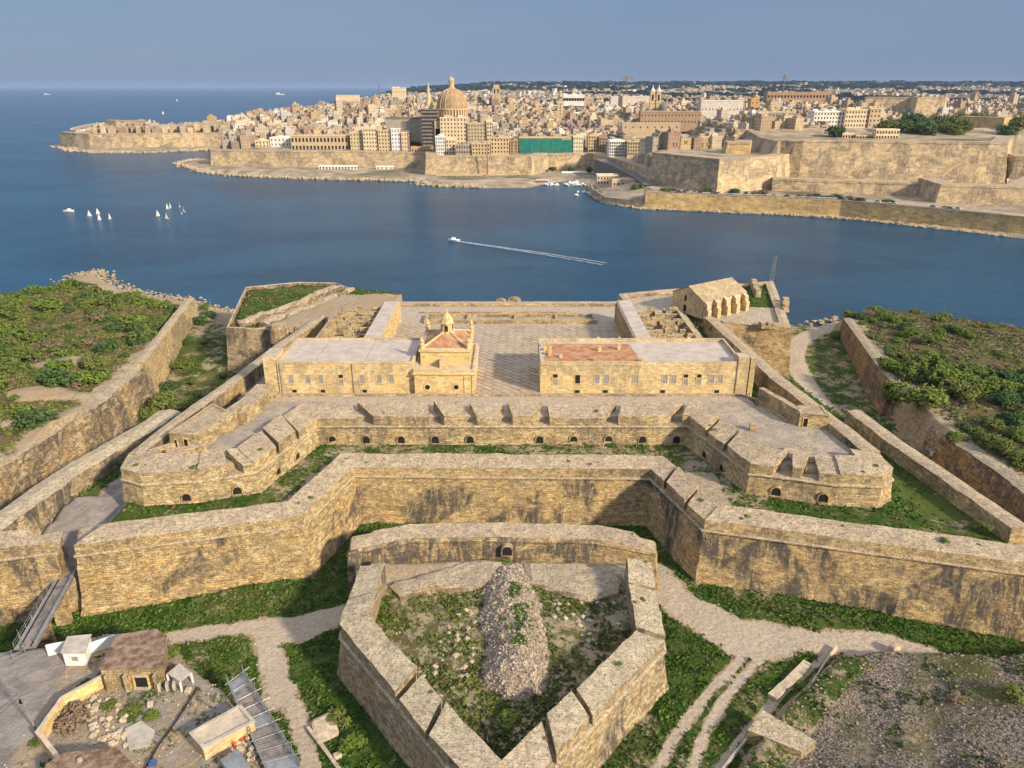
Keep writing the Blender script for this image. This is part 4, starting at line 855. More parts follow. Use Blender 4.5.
# scaffold walkway
sw = wthing('scaffold_walkway', 'grey scaffold walkway with projecting poles along the ditch edge', 'scaffold', tuple(W(260, 720, 9)))
A0, A1, B0, B1 = [Vector(p) for p in Pz([(228, 684), (243, 674), (268, 775), (300, 768)], 9.6)]
n = 7
for k in range(n):
    t0, t1 = k / n, (k + .93) / n; q = [A0.lerp(B0, t0), A1.lerp(B1, t0), A1.lerp(B1, t1), A0.lerp(B0, t1)]
    MB().prism([tuple(p) for p in q], 9.45, 9.6 + .05 * (k % 2), bottom=True).build('deck_board', M['deckw'] if k % 3 else M['steel'], sw)
rnd = random.Random(4)
for s_, (P0, P1) in enumerate(((A0, B0), (A1, B1))):
    for z in (9.7, 10.3, 10.9): MB().bar((*P0, z), (*P1, z), .05, 5).build('rail', M['steel'], sw)
    for k in range(9):
        p = P0.lerp(P1, k / 8); MB().bar((p.x, p.y, 4.0 if s_ else 8.8), (p.x + rnd.uniform(-.1, .1), p.y, 11.2 + rnd.uniform(0, .8)), .055, 5).build('upright', M['steel'], sw)
for k in range(10):
    p, q = A0.lerp(B0, k / 9), A1.lerp(B1, k / 9); e = (q - p).normalized(); MB().bar((*(p - e * rnd.uniform(.1, .5)), 9.75), (*(q + e * rnd.uniform(.6, 1.6)), 9.75 + rnd.uniform(-.1, .4)), .05, 5).build('cross_pole', M['steel'], sw)
for k in range(6):
    p, q = A1.lerp(B1, k / 6), A1.lerp(B1, (k + 1) / 6); MB().bar((*p, 9.4), (*q, 11.2), .045, 5).build('brace', M['steel'], sw)
# utility pole and cables
q = W(37, 732, 9); up = wthing('utility_pole', 'leaning timber utility pole with crossarm and lamp at the yard wall corner', 'pole', tuple(q))
tp = Vector((q.x - 1.5, q.y + .8, 15.5)); MB().bar((q.x, q.y, 8.8), tuple(tp), .13, 8, .09).build('shaft', M['deckw'], up)
MB().bar(tuple(tp + Vector((-.9, .1, -.5))), tuple(tp + Vector((.9, -.1, -.5))), .06, 5).build('crossarm', M['deckw'], up)
MB().box(tp.x, tp.y, tp.z - 2.2, .4, .35, .6).build('transformer', M['dark'], up)
MB().bar(tuple(tp), tuple(tp + Vector((-1.1, .3, .3))), .05, 5).box(tp.x - 1.2, tp.y + .3, tp.z + .2, .6, .3, .16).build('lamp_arm', M['steel'], up)
for k, (ex, ey, ez) in enumerate(((-8, -9, 13), (-8.2, -10.5, 13))):
    mb = MB(); pv_ = None
    for j in range(9):
        t = j / 8; p = tp + Vector((ex * t + .8 * k, ey * t, (ez - tp.z) * t - 2.2 * t * (1 - t) - .5))
        if pv_ is not None: mb.bar(tuple(pv_), tuple(p), .03, 4)
        pv_ = p
    mb.build('cable', M['dark'], up)
mb = MB(); pts = [W(a, b_, 9.25) for a, b_ in ((198, 687), (186, 706), (172, 727), (158, 746), (144, 770))]
for a, c in zip(pts, pts[1:]): mb.bar(tuple(a), tuple(c), .11, 6)
tag(mb.build('black_pipe', M['dark']), 'thin black pipe lying diagonally across the rocky site', 'pipe')
q = W(60, 640, 9)
gt = wthing('site_fence', 'wire mesh fence frame standing at the near end of the bridge', 'fence', tuple(W(20, 650, 9)))
fp = [W(a, b_, 9) for a, b_ in ((0, 665), (14, 661), (26, 655), (20, 640))]
for p in fp: MB().bar((p.x, p.y, 8.8), (p.x, p.y, 11.0), .05, 5).build('post', M['steel'], gt)
for a, c in zip(fp, fp[1:]):
    for z in (9.3, 10.1, 10.9): MB().bar((a.x, a.y, z), (c.x, c.y, z), .03, 4).build('wire_rail', M['steel'], gt)
# loose stones on the site, each one its own
rnd = random.Random(11)
def stone_mesh(name, seed, s, mat, sub=2, flat=.7):
    bm = bmesh.new(); bmesh.ops.create_cube(bm, size=1.0); bmesh.ops.bevel(bm, geom=bm.edges[:], offset=.12, segments=1, affect='EDGES')
    r_ = random.Random(seed)
    for v in bm.verts: v.co = Vector((v.co.x * r_.uniform(.85, 1.1), v.co.y * r_.uniform(.75, 1.0), v.co.z * flat * r_.uniform(.85, 1.1) + flat / 2)) * s
    me = bpy.data.meshes.new(name); bm.to_mesh(me); bm.free(); me.materials.append(mat); me.uv_layers.new(name='UVMap'); return me
SM = [stone_mesh('block', k, 1.0, M['block']) for k in range(6)]
def put(me, name, x, y, z, s, rz, label, cat, group):
    o = bpy.data.objects.new(name, me); C.objects.link(o); o.location = (x, y, z); o.scale = (s, s, s) if not isinstance(s, tuple) else s; o.rotation_euler = (rnd.uniform(-.15, .15), rnd.uniform(-.15, .15), rz)
    return tag(o, label, cat, group)
sp_ = [(rnd.uniform(88, 126), rnd.uniform(697, 746)) for _ in range(62)] + [(rnd.uniform(70, 100), rnd.uniform(690, 712)) for _ in range(12)] + [(rnd.uniform(92, 118), rnd.uniform(722, 746)) for _ in range(16)]
for a, c in sp_:
    p = W(a, c, 9.1); put(rnd.choice(SM), 'stone_block', p.x, p.y, gz(p.x, p.y) - .08, rnd.uniform(.3, .75), rnd.uniform(0, 3), 'loose cut stone block in the heap inside the curved yard wall', 'stone block', 'stone blocks heaped in the yard')
for a, c, s_ in ((196, 661, 1.6), (204, 668, 1.1), (150, 705, .9), (188, 691, .9)):
    p = W(a, c, 9.1); put(rnd.choice(SM), 'boulder', p.x, p.y, gz(p.x, p.y) - .1, s_, rnd.uniform(0, 3), 'rough boulder lying on the bare site ground past the little shelter', 'boulder', 'boulders on the site')
for k in range(26):
    p = W(rnd.uniform(226, 262), rnd.uniform(733, 762), 9.1); put(rnd.choice(SM), 'building_debris', p.x, p.y, gz(p.x, p.y) - .05, rnd.uniform(.25, .7), rnd.uniform(0, 3), 'small piece of building debris between long shed and scaffold', 'debris', 'debris by the long shed')
mb = MB(); p = W(234, 742, 9.2)
for k in range(9): mb.box(p.x + rnd.uniform(-1.1, 1.1), p.y + rnd.uniform(-.7, .7), 9.1, rnd.uniform(.5, 1.2), rnd.uniform(.3, .6), rnd.uniform(.3, .8), rnd.uniform(0, 3))
M['orange'] = plain('faded_orange_plastic', (0.45, 0.12, 0.05), 0.6, .2)
tag(mb.build('orange_barriers', M['orange']), 'jumble of orange plastic barriers beside the long stone shed', 'barriers')
M['blue'] = plain('blue_plastic', (0.05, 0.10, 0.25), 0.5, .2)
p = W(153, 764, 9.2); tag(MB().box(p.x, p.y, 9.1, .9, .6, .6, .3).box(p.x + .1, p.y, 9.7, .7, .45, .12, .3).build('blue_crate', M['blue']), 'small blue crate on the ground at the bottom of the site', 'crate')
# right side blocks
bp_ = Pz([(763, 710), (816, 741), (802, 752), (748, 730)], 6.4); mb = MB().prism(bp_, 3, 6.4); tag(mb.build('concrete_block', M['ravelin']), 'large flat pale concrete block beside the stony mound', 'block')
low_wall('broken low wall strip climbing along the edge of the stony mound', Pz([(777, 699), (795, 681), (812, 664)], 4.6), 3, 4.6, 1.4, mat='block', name='broken_wall', amp=.15)
low_wall('thin pale kerb stones running up the mound edge', Pz([(800, 700), (812, 683), (838, 645)], 4.7), 3, 4.7, .25, mat='block', name='kerb_line', amp=.12)
low_wall('narrow kerb line running down from the concrete block', Pz([(716, 780), (733, 757), (749, 738)], 4.4), 3, 4.6, .3, mat='concrete', name='kerb_line', amp=.08)
p = W(897, 640, 6); put(SM[2], 'standing_stone', p.x, p.y, gz(p.x, p.y) - .2, (1.6, 1.4, 2.6), .4, 'upright pale stone block standing at the ditch edge of the mound', 'stone', None)
p = W(325, 728, 4); put(SM[1], 'fallen_masonry', p.x, p.y, gz(p.x, p.y) - .3, (3.2, 4.8, 1.6), .5, 'large fallen masonry slab in the grass below the pointed bastion', 'masonry', None)
p = W(338, 756, 4); put(SM[3], 'boulder', p.x, p.y, gz(p.x, p.y) - .2, 1.1, .5, 'pale boulder in the grass just below the fallen masonry slab', 'boulder', None)
low_wall('low stone gutter wall beside the grass near the fallen masonry', Pz([(306, 728), (330, 760), (345, 780)], 4.2), 2, 4.3, .5, mat='block', name='kerb_line', amp=.1)
# rock shelf inside the ravelin throat
for pts, lb in ((Pz([(390, 585), (412, 578), (432, 572), (470, 562), (500, 562), (498, 580), (470, 590), (430, 588), (400, 596)], 9.9), 'flat pale rock shelf left of the arched door inside the pointed bastion'),
                (Pz([(522, 562), (590, 566), (622, 575), (618, 592), (590, 600), (560, 592), (528, 582)], 9.9), 'flat pale rock shelf right of the arched door inside the pointed bastion')):
    pl = [tuple(Vector(p) + Vector((rnd.uniform(-.3, .3), rnd.uniform(-.3, .3)))) for p in pts]
    mb = MB(); c = sum((Vector(p) for p in pl), Vector((0, 0))) / len(pl)
    N = 10; pc = ccw(pl); ring0 = []
    for i in range(len(pc)):
        a, b_ = Vector(pc[i]), Vector(pc[(i + 1) % len(pc)])
        for j in range(3): ring0.append(a.lerp(b_, j / 3))
    rings = [[jitter((*(p + (c - p) * f), z), .22, .5) for p in ring0] for f, z in ((-.03, 8.0), (0, 9.6), (.12, 10.1), (.35, 10.2), (.7, 10.3), (.95, 10.4))]
    for r0, r1 in zip(rings, rings[1:]):
        for i in range(len(r0)): j = (i + 1) % len(r0); mb.face([r0[i], r0[j], r1[j], r1[i]])
    mb.face(rings[-1]); tag(mb.build('rock_shelf', M['rock']), lb, 'rock')
# rubble heap in the ravelin
ctr = [Vector((-.6, 107.5)), Vector((-.6, 100)), Vector((.1, 94)), Vector((.5, 88)), Vector((.6, 85.5))]
def heap_h(x, y):
    d = 1e9; t_ = 0
    for i in range(4):
        d0 = dseg(x, y, ctr[i], ctr[i + 1]); d = min(d, d0)
    w_ = 5.2 + 1.4 * fb(x, y, 2, .15); k = max(0, 1 - d / w_); return (2.5 * (1 - (1 - k) ** 1.7)) * (1 - .25 * sst(104, 109, y)) + .3 * fb(x, y, 0, .8) * (k > 0)
mb = MB(); N = 0
rh_ = thing('rubble_heap', 'tall elongated heap of loose rubble stones in the middle of the pointed bastion', 'rubble heap', (0, 94, 9))
st = .45; xs = [-7 + st * i for i in range(32)]; ys = [74 + st * i for i in range(86)]
for i in range(31):
    for j in range(85):
        q = [(xs[i], ys[j]), (xs[i + 1], ys[j]), (xs[i + 1], ys[j + 1]), (xs[i], ys[j + 1])]; h = [heap_h(*p) for p in q]
        if max(h) > 0.05: mb.face([(p[0], p[1] - 94, hh - .1 + random.uniform(0, 0)) for p, hh in zip(q, h)])
M['rub'] = plain('loose_rubble', (0.27, 0.21, 0.155), .95, .55, 2.2, bump=.8)
mb.build('rubble_mass', M['rub'], rh_, weld=True)
mb = MB(); rr = random.Random(3)
def tetra_stone(mb, x, y, z, s, r_):
    p = [Vector((r_.uniform(-1, 1), r_.uniform(-1, 1), r_.uniform(-.6, .8))).normalized() * s for _ in range(6)]
    base = [Vector((s * math.cos(a), s * math.sin(a), 0)) * r_.uniform(.6, 1) for a in (0, 1.57, 3.14, 4.71)]
    t = Vector((r_.uniform(-.3, .3) * s, r_.uniform(-.3, .3) * s, s * r_.uniform(.5, .9))); o = Vector((x, y, z))
    mid = [b * r_.uniform(.8, 1.0) + Vector((0, 0, s * r_.uniform(.25, .55))) for b in base]
    for k in range(4):
        mb.face([o + base[k], o + base[(k + 1) % 4], o + mid[(k + 1) % 4], o + mid[k]]); mb.face([o + mid[k], o + mid[(k + 1) % 4], o + t])
for _ in range(8000):
    x, y = rr.uniform(-6, 6.5), rr.uniform(76, 112); h = heap_h(x, y)
    if h < .25: continue
    if 90 < y < 103 and -1.5 < x < 3.5 and rr.random() < .55: continue
    tetra_stone(mb, x, y - 94, h - .1, rr.choice((.07, .09, .12, .16, .2, .3)) * rr.uniform(.8, 1.2), rr)
M['rubs'] = plain('rubble_stones', (0.34, 0.265, 0.195), .95, .5, 1.2, col2=(0.50, 0.42, 0.33))
o = mb.build('stones', M['rubs'], rh_); o['kind'] = 'stuff'
# mound stones
mb = MB(); pts = []
for _ in range(9000):
    x, y = rr.uniform(28, 105), rr.uniform(50, 95); pts.append((x, y))
H, A, B_ = gzs(pts); S = np_sdf(np.array([p[0] for p in pts]), np.array([p[1] for p in pts]), MOUND)
for (x, y), h, s_ in zip(pts, H, S):
    if s_ > .5: tetra_stone(mb, x, y, h - .03, rr.choice((.08, .1, .13, .18, .3)), rr)
o = mb.build('rubble_stones', M['rub']); tag(o, 'loose stones strewn over the bare mound', None, None, 'stuff')

# ------------------------------------------------------------------ vegetation
def crown(seed, n, leaf, blobs, mat, name, hz=.75, gap=.0):
    r_ = random.Random(seed); mb = MB(); B = []
    for _ in range(blobs):
        a = r_.uniform(0, 6.28); d = r_.uniform(.15, .62); B.append((Vector((math.cos(a) * d, math.sin(a) * d, r_.uniform(.3, .75) * hz)), r_.uniform(.3, .5)))
    for _ in range(n):
        c, rad = r_.choice(B); v = Vector((r_.gauss(0, 1), r_.gauss(0, 1), r_.gauss(.25, .9))).normalized() * rad * (r_.random() ** .3)
        p = c + v
        if p.z < 0.02: p.z = r_.uniform(.02, .2)
        if noise.noise(p * 3.5 + Vector((seed, 0, 0))) < -.18 - gap: continue
        u = Vector((r_.gauss(0, 1), r_.gauss(0, 1), r_.gauss(0, .5))).normalized(); w_ = u.cross(v.normalized() + Vector((0, 0, .4))).normalized()
        s = leaf * r_.uniform(.6, 1.3); mb.face([p - u * s - w_ * s * .6, p + u * s - w_ * s * .5, p + u * s * .8 + w_ * s * .6, p - u * s * .7 + w_ * s * .5])
    me = bpy.data.meshes.new(name); me.from_pydata(mb.v, [], mb.f); me.materials.append(mat); return me
CR = {}
for key, mt in (('leaf', 'leaf'), ('leafb', 'leafb'), ('leafd', 'leafd'), ('leafr', 'leafr')):
    CR[key] = [crown(10 * k + len(key), 1500 if key != 'leafr' else 800, .078, 9, M[mt], 'crown', gap=.05 if key == 'leafr' else 0) for k in range(3)]
CRT = {k: [crown(77 + j, 3200, .058, 15, M[k], 'crown', hz=.9) for j in range(2)] for k in ('leafb', 'leafd', 'leaf')}
tr = MB()
for k in range(5):
    a = k * 1.3; tr.bar((0, 0, -.3), (math.cos(a) * .3, math.sin(a) * .3, .5), .05, 5, .015)
trunk_me = bpy.data.meshes.new('trunk'); trunk_me.from_pydata(tr.v, [], tr.f); trunk_me.materials.append(M['bark'])
def shrub(x, y, z, r, key, label, cat='shrub', group=None, name='shrub', tree=False, hz=1.0):
    if group and 'headland' in label and name == 'shrub': label = ('large ' if r > 3.6 else 'small ' if r < 2.5 else 'mid-sized ') + label
    e = thing(name, label, cat, (x, y, z), rnd.uniform(0, 6.28), group); e.scale = (r, r * rnd.uniform(.85, 1.1), r * rnd.uniform(.8, 1.1) * hz)
    c = bpy.data.objects.new('crown', rnd.choice((CRT if tree else CR)[key])); C.objects.link(c); c.parent = e
    if tree:
        t = bpy.data.objects.new('trunk', trunk_me); C.objects.link(t); t.parent = e
    return e
ORD = 'first second third fourth fifth sixth seventh eighth ninth tenth eleventh twelfth thirteenth fourteenth fifteenth sixteenth'.split()
# left headland
cand = []
while len(cand) < 1500:
    x, y = rnd.uniform(-235, -108), rnd.uniform(118, 318); cand.append((x, y))
H, A, B_ = gzs(cand); xs_ = np.array([c[0] for c in cand]); ys_ = np.array([c[1] for c in cand])
sl = np_sdf(xs_, ys_, PLAT_L); sc_ = np_sdf(xs_, ys_, COAST); cl = np_fbm(xs_, ys_, .035, 3, 9)
n = 0
for i, (x, y) in enumerate(cand):
    p = pix((x, y, H[i]))
    if sl[i] < 3.5 or sc_[i] < 20 or cl[i] < .36 or A[1][i] < .40 or p[0] < -25 or n > 178: continue
    k = rnd.choices(('leaf', 'leafb', 'leafd', 'leafr'), (4, 2.6, 2.2, 1.6))[0]; r = rnd.choice((2.0, 2.6, 3.4, 4.2, 5.4)) * rnd.uniform(.85, 1.15) * (.7 if k == 'leafr' else 1)
    shrub(x, y, H[i] - .2, r, k, {'leaf': 'olive green shrub in the scrub covering the headland with the rocky sea tip', 'leafb': 'bright yellow-green shrub in the scrub of the rocky-tipped headland', 'leafd': 'dark green shrub in the scrub of the rocky-tipped headland', 'leafr': 'bare brown twiggy shrub in the scrub of the rocky-tipped headland'}[k], group={'leaf': 'olive headland shrubs', 'leafb': 'bright headland shrubs', 'leafd': 'dark headland shrubs', 'leafr': 'twiggy headland shrubs'}[k], hz=.8); n += 1
# ditch trees by the left headland wall
DT = sorted(((199, 327, 3.4, 'leafd'), (211, 316, 3.2, 'leafd'), (205, 310, 3.0, 'leaf'), (224, 318, 2.2, 'leafd'), (189, 345, 2.6, 'leafd'), (185, 365, 4.4, 'leaf'), (190, 378, 3.2, 'leaf'), (170, 382, 3.4, 'leafd'), (164, 402, 5.6, 'leaf'), (182, 402, 5.2, 'leaf'), (196, 396, 3.8, 'leaf'), (150, 408, 3.6, 'leaf'), (204, 345, 2.0, 'leaf'), (222, 372, 1.8, 'leafd')), key=lambda q: -q[1])
for i, (a, c, r, k) in enumerate(DT):
    p = W(a, c, 6.5); shrub(p.x, p.y, gz(p.x, p.y) - .2, r, k, ORD[i] + ' dark tree up the ditch toward the sea below the smooth headland wall', 'tree', 'ditch trees below the headland wall', 'ditch_tree', True, .95)
# right headland
cand = [(rnd.uniform(100, 260), rnd.uniform(120, 285)) for _ in range(1600)]
H, A, B_ = gzs(cand); xs_ = np.array([c[0] for c in cand]); ys_ = np.array([c[1] for c in cand])
sl = np_sdf(xs_, ys_, PLAT_R); sc_ = np_sdf(xs_, ys_, COAST); cl = np_fbm(xs_, ys_, .05, 3, 19); n = 0
for i, (x, y) in enumerate(cand):
    p = pix((x, y, H[i]))
    if sl[i] < 3 or sc_[i] < 6 or cl[i] < .42 or p[0] > 1050 or n > 112: continue
    k = rnd.choices(('leaf', 'leafb', 'leafd', 'leafr'), (4, 3, 1.5, 2))[0]; r = rnd.uniform(1.6, 3.8)
    shrub(x, y, H[i] - .2, r, k, {'leaf': 'olive green shrub on the headland above the white path', 'leafb': 'bright green shrub on the headland above the white path', 'leafd': 'dark green shrub on the headland above the white path', 'leafr': 'dry brown shrub on the headland above the white path'}[k], group={'leaf': 'olive shrubs above the path', 'leafb': 'bright shrubs above the path', 'leafd': 'dark shrubs above the path', 'leafr': 'dry shrubs above the path'}[k], hz=.6); n += 1
TR = [(920, 404, 6.2, 'leafb', 'round bright green tree nearest the block rock wall')]
row = [(889, 372, 4.2), (897, 385, 4.8), (906, 368, 4.0), (915, 382, 4.6), (930, 375, 5.0), (944, 388, 5.2), (958, 378, 4.8), (972, 390, 5.0), (984, 380, 4.4), (996, 392, 4.8), (1010, 388, 5.0), (1022, 398, 5.0), (952, 398, 4.2), (965, 402, 3.8), (1004, 405, 3.8), (1020, 380, 4.4)]
back = [(905, 330, 3.2), (915, 338, 3.6), (925, 345, 3.2), (938, 335, 3.2), (948, 330, 3.0), (962, 333, 3.0), (970, 338, 2.6), (893, 322, 3.0), (882, 318, 2.6), (850, 316, 3.0), (860, 318, 3.0), (840, 322, 2.6), (872, 322, 2.4)]
low_ = [(955, 440, 3.2), (968, 452, 2.6), (985, 445, 3.6), (1000, 455, 3.8), (1015, 440, 3.6), (1020, 462, 3.4), (990, 428, 3.0), (975, 436, 2.4), (1008, 425, 3.4), (962, 430, 2.2), (1022, 415, 3.2)]
for a, c, r, k, lb in TR: p = W(a, c, 14); shrub(p.x, p.y, gz(p.x, p.y) - .2, r, k, lb, 'tree', None, 'tree', True, .9)
for lst, lb, g, nm in ((row, 'tree in the dense row across the path headland', 'dense tree row on the path headland', 'tree'), (back, 'low tree along the harbour edge of the path headland', 'trees at the harbour edge', 'tree'), (low_, 'spreading bush atop the block rock wall', 'bushes above the block wall', 'bush')):
    for i, (a, c, r) in enumerate(sorted(lst)):
        r *= 1.15 if lst is row else 1.0
        lb2 = ORD[i] + ' ' + lb + ', counted from the fort'; p = W(a, c, 13.8); k = rnd.choice(('leafb', 'leaf', 'leafd', 'leafb') if lst is not low_ else ('leaf', 'leafd', 'leaf'))
        shrub(p.x, p.y, gz(p.x, p.y) - .2, r, k, lb2, 'tree' if nm == 'tree' else 'bush', g, nm, True, 1.0)
# odd plants on walls, terraces and in the ravelin
for a, c, z, r, k, lb in ((944, 541, 17.3, 1.1, 'leafb', 'bright green plant sprouting on the broad lower parapet'), (985, 527, 14.5, 2.0, 'leaf', 'green bush in the angle where the outer wall meets the lower rampart'), (585, 444, 15.5, 1.3, 'leafb', 'green bush in the row at the foot of the upper rampart'),
                         (612, 446, 15.5, 1.3, 'leaf', 'olive bush in the row at the foot of the upper rampart'), (505, 562, 9.4, 1.4, 'leaf', 'green plant growing in front of the arched door'), (538, 536, 4, 1.0, 'leaf', 'small bush at the foot of the middle rampart wall'), (568, 525, 4.5, .9, 'leafb', 'little round bush against the base of the middle rampart'),
                         (505, 718, 9.3, 2.2, 'leafb', 'yellow-green bush in the inner tip of the pointed bastion'), (73, 722, 9.1, 3.0, 'leafr', 'dark bare bramble inside the curved yard wall'), (60, 712, 9.1, 2.0, 'leafr', 'brown bramble clump against the curved yard wall'), (50, 722, 9.1, 1.3, 'leaf', 'green bush inside the corner of the curved yard wall'),
                         (110, 706, 9.1, 1.4, 'leaf', 'low weed clump in front of the rusty-roofed house'), (130, 712, 9.1, 1.8, 'leaf', 'dark weed clump near the concrete slab'), (152, 716, 9.1, 1.4, 'leafb', 'bright weed clump beside the concrete slab'), (36, 742, 9.1, 1.0, 'leaf', 'small green bush outside the yard wall corner'),
                         (165, 672, 9.1, 1.9, 'leafr', 'dry brown bush at the corner of the rusty-roofed house'), (172, 655, 9.1, 1.7, 'leaf', 'tangled olive bush behind the rusty-roofed house'), (86, 684, 9.1, 1.2, 'leafd', 'dark bush behind the white hut'), (340, 722, 3.5, 2.4, 'leaf', 'dense green bush against the shaded side of the pointed bastion'),
                         (350, 745, 3.5, 2.4, 'leafb', 'bright leafy bush at the foot of the pointed bastion'), (800, 670, 7, 1.5, 'leaf', 'low green bush on the edge of the stony mound'), (860, 655, 7, .9, 'leafr', 'dark reddish bush on the crest of the stony mound'), (960, 690, 9, 1.6, 'leafr', 'dry bush lying on the stony mound'), (1018, 690, 10, 2.2, 'leaf', 'olive bush at the picture edge on the stony mound'), (1010, 760, 10, 1.8, 'leafr', 'scrubby brown bush low on the stony mound')):
    p = W(a, c, z); shrub(p.x, p.y, z - .15 if z > 9.2 and z not in (9.1,) and c < 640 else gz(p.x, p.y) - .1, r, k, lb, 'bush', None, 'bush', False, .7)

# grass tufts and weeds: one mass each
def tufts(n, region, size, mat, name, label, seed, dens):
    r_ = random.Random(seed); pts = [(r_.uniform(region[0], region[1]), r_.uniform(region[2], region[3])) for _ in range(n)]
    H, A, B = gzs(pts); cl = np_fbm(np.array([p[0] for p in pts]), np.array([p[1] for p in pts]), .25, 3, seed); mb = MB()
    for i, (x, y) in enumerate(pts):
        if dens(x, y, H[i], A[0][i], A[1][i], cl[i]):
            for _ in range(2):
                a = r_.uniform(0, 6.28); s = size * r_.uniform(.5, 1.3); u = Vector((math.cos(a), math.sin(a), 0)) * s; o_ = Vector((x + r_.uniform(-.2, .2), y + r_.uniform(-.2, .2), H[i] - .05))
                l = Vector((r_.uniform(-.4, .4), r_.uniform(-.4, .4), 1)) * s * r_.uniform(.5, 1.1)
                mb.v += [tuple(o_ - u * .5), tuple(o_ + u * .5), tuple(o_ + u * .8 + l), tuple(o_ - u * .6 + l)]; k = len(mb.v); mb.f.append((k - 4, k - 3, k - 2, k - 1))
    me = bpy.data.meshes.new(name); me.from_pydata(mb.v, [], mb.f); me.materials.append(M[mat]); o = bpy.data.objects.new(name, me); C.objects.link(o); tag(o, label, None, None, 'stuff')
tufts(60000, (-90, 95, 58, 135), .30, 'grassb', 'grass', 'lush grass growing over the ditch floor', 5, lambda x, y, h, g, s, c: g > .6 and h < 6 and c > .36)
tufts(36000, (-102, 92, 100, 285), .38, 'grassb', 'grass', 'grass growing on the fort terraces', 6, lambda x, y, h, g, s, c: g > .45 and h > 12 and c > .42)
tufts(15000, (-25, 22, 66, 108), .34, 'leaf', 'weeds', 'patchy olive weeds carpeting the pointed bastion floor', 8, lambda x, y, h, g, s, c: s > .15 and h > 8 and c > .46)
tufts(9000, (-25, 22, 66, 108), .30, 'leafb', 'weeds', 'yellow-green weeds dotting the pointed bastion floor', 9, lambda x, y, h, g, s, c: s > .15 and h > 8 and c > .50)
tufts(9000, (28, 105, 48, 95), .35, 'leaf', 'weeds', 'sparse weeds on the stony mound', 12, lambda x, y, h, g, s, c: h > 5 and c > .60)
tufts(52000, (-240, -106, 110, 330), .45, 'leaf', 'undergrowth', 'low undergrowth covering the rocky-tipped headland', 13, lambda x, y, h, g, s, c: s > .45 and h > 7 and c > .46)
tufts(30000, (-240, -106, 110, 330), .42, 'leafr', 'undergrowth', 'dry brown undergrowth between the headland shrubs', 14, lambda x, y, h, g, s, c: s > .45 and h > 7 and c > .52)
tufts(30000, (104, 260, 110, 300), .42, 'leaf', 'undergrowth', 'low undergrowth covering the path headland', 15, lambda x, y, h, g, s, c: s > .3 and h > 5 and c > .48)
tufts(36000, (104, 260, 110, 300), .42, 'leafr', 'undergrowth', 'dry brown undergrowth on the path headland', 16, lambda x, y, h, g, s, c: s > .3 and h > 5 and c > .48)

# weeds rooted along the parapets, one by one
rw_ = random.Random(90)
for nm_, L_, zt_, cnt in (('broad lower parapet', LOW[1:], 17.2, 30), ('upper parapet', UP, 22.4, 22), ('parapet of the pointed bastion', RV, 13.2, 10)):
    for k in range(cnt):
        i = rw_.randrange(1, len(L_) - 1); t_ = rw_.random(); o_ = offset(L_, -rw_.uniform(1.0, 4.2)); p = o_[i].lerp(o_[i + 1 if i + 1 < len(o_) else i], t_)
        shrub(p.x, p.y, zt_ - .15, rw_.uniform(.3, .75), rw_.choice(('leaf', 'leafb', 'leafr')), 'small weed clump rooted on top of the ' + nm_, 'weed', 'weeds on the ' + nm_, 'weed_clump', False, .5)
# builders' debris over the open site and stones by the paths
mb = MB(); pts = [(rr.uniform(-66, -25), rr.uniform(60, 94)) for _ in range(5200)]; H, A, B_ = gzs(pts); S = np_sdf(np.array([p[0] for p in pts]), np.array([p[1] for p in pts]), SITE); cl = np_fbm(np.array([p[0] for p in pts]), np.array([p[1] for p in pts]), .3, 3, 44)
for (x, y), h, s_, c_ in zip(pts, H, S, cl):
    if s_ > .3 and c_ > .47: tetra_stone(mb, x, y, h - .03, rr.choice((.06, .08, .1, .14, .22)), rr)
tag(mb.build('site_debris', M['rubs']), 'stone debris littering the open building site', None, None, 'stuff')
mb = MB(); pts = [(rr.uniform(-75, 85), rr.uniform(66, 118)) for _ in range(9000)]; H, A, B_ = gzs(pts)
for (x, y), h, g_ in zip(pts, H, A[0]):
    if h < 5.5 and .1 < g_ < .62: tetra_stone(mb, x, y, h - .03, rr.choice((.06, .08, .1, .16, .26)), rr)
tag(mb.build('path_stones', M['rubs']), 'loose stones along the edges of the ditch paths', None, None, 'stuff')
mb = MB(); pts = [(rr.uniform(-24, 22), rr.uniform(66, 110)) for _ in range(1500)]; H, A, B_ = gzs(pts); cl = np_fbm(np.array([p[0] for p in pts]), np.array([p[1] for p in pts]), .22, 3, 51)
for (x, y), h, c_ in zip(pts, H, cl):
    if h > 8 and c_ > .55 and abs(x) > 6: tetra_stone(mb, x, y, h - .05, rr.choice((.1, .15, .2, .35, .7)), rr)
M['rubp'] = plain('pale_rock_stones', (0.36, 0.29, 0.21), .95, .4, 1.0); tag(mb.build('pale_rocks', M['rubp']), 'pale rocks breaking through the weeds of the pointed bastion', None, None, 'stuff')

mb = MB()
for _ in range(900):
    x, y = rr.gauss(.8, 1.3), rr.uniform(89, 104); h = heap_h(x, y)
    if h < .8 or noise.noise(Vector((x * .4, y * .3, 5))) < -.05: continue
    a = rr.uniform(0, 6.28); s_ = rr.uniform(.15, .35); u = Vector((math.cos(a), math.sin(a), 0)) * s_; o_ = Vector((x, y, 9 + h - .05)); l = Vector((rr.uniform(-.3, .3), rr.uniform(-.3, .3), 1)) * s_
    mb.v += [tuple(o_ - u * .5), tuple(o_ + u * .5), tuple(o_ + u * .8 + l), tuple(o_ - u * .6 + l)]; k = len(mb.v); mb.f.append((k - 4, k - 3, k - 2, k - 1))
me = bpy.data.meshes.new('heap_grass'); me.from_pydata(mb.v, [], mb.f); me.materials.append(M['grassb']); o = bpy.data.objects.new('heap_grass', me); C.objects.link(o); tag(o, 'green grass growing over the crest of the rubble heap', None, None, 'stuff')

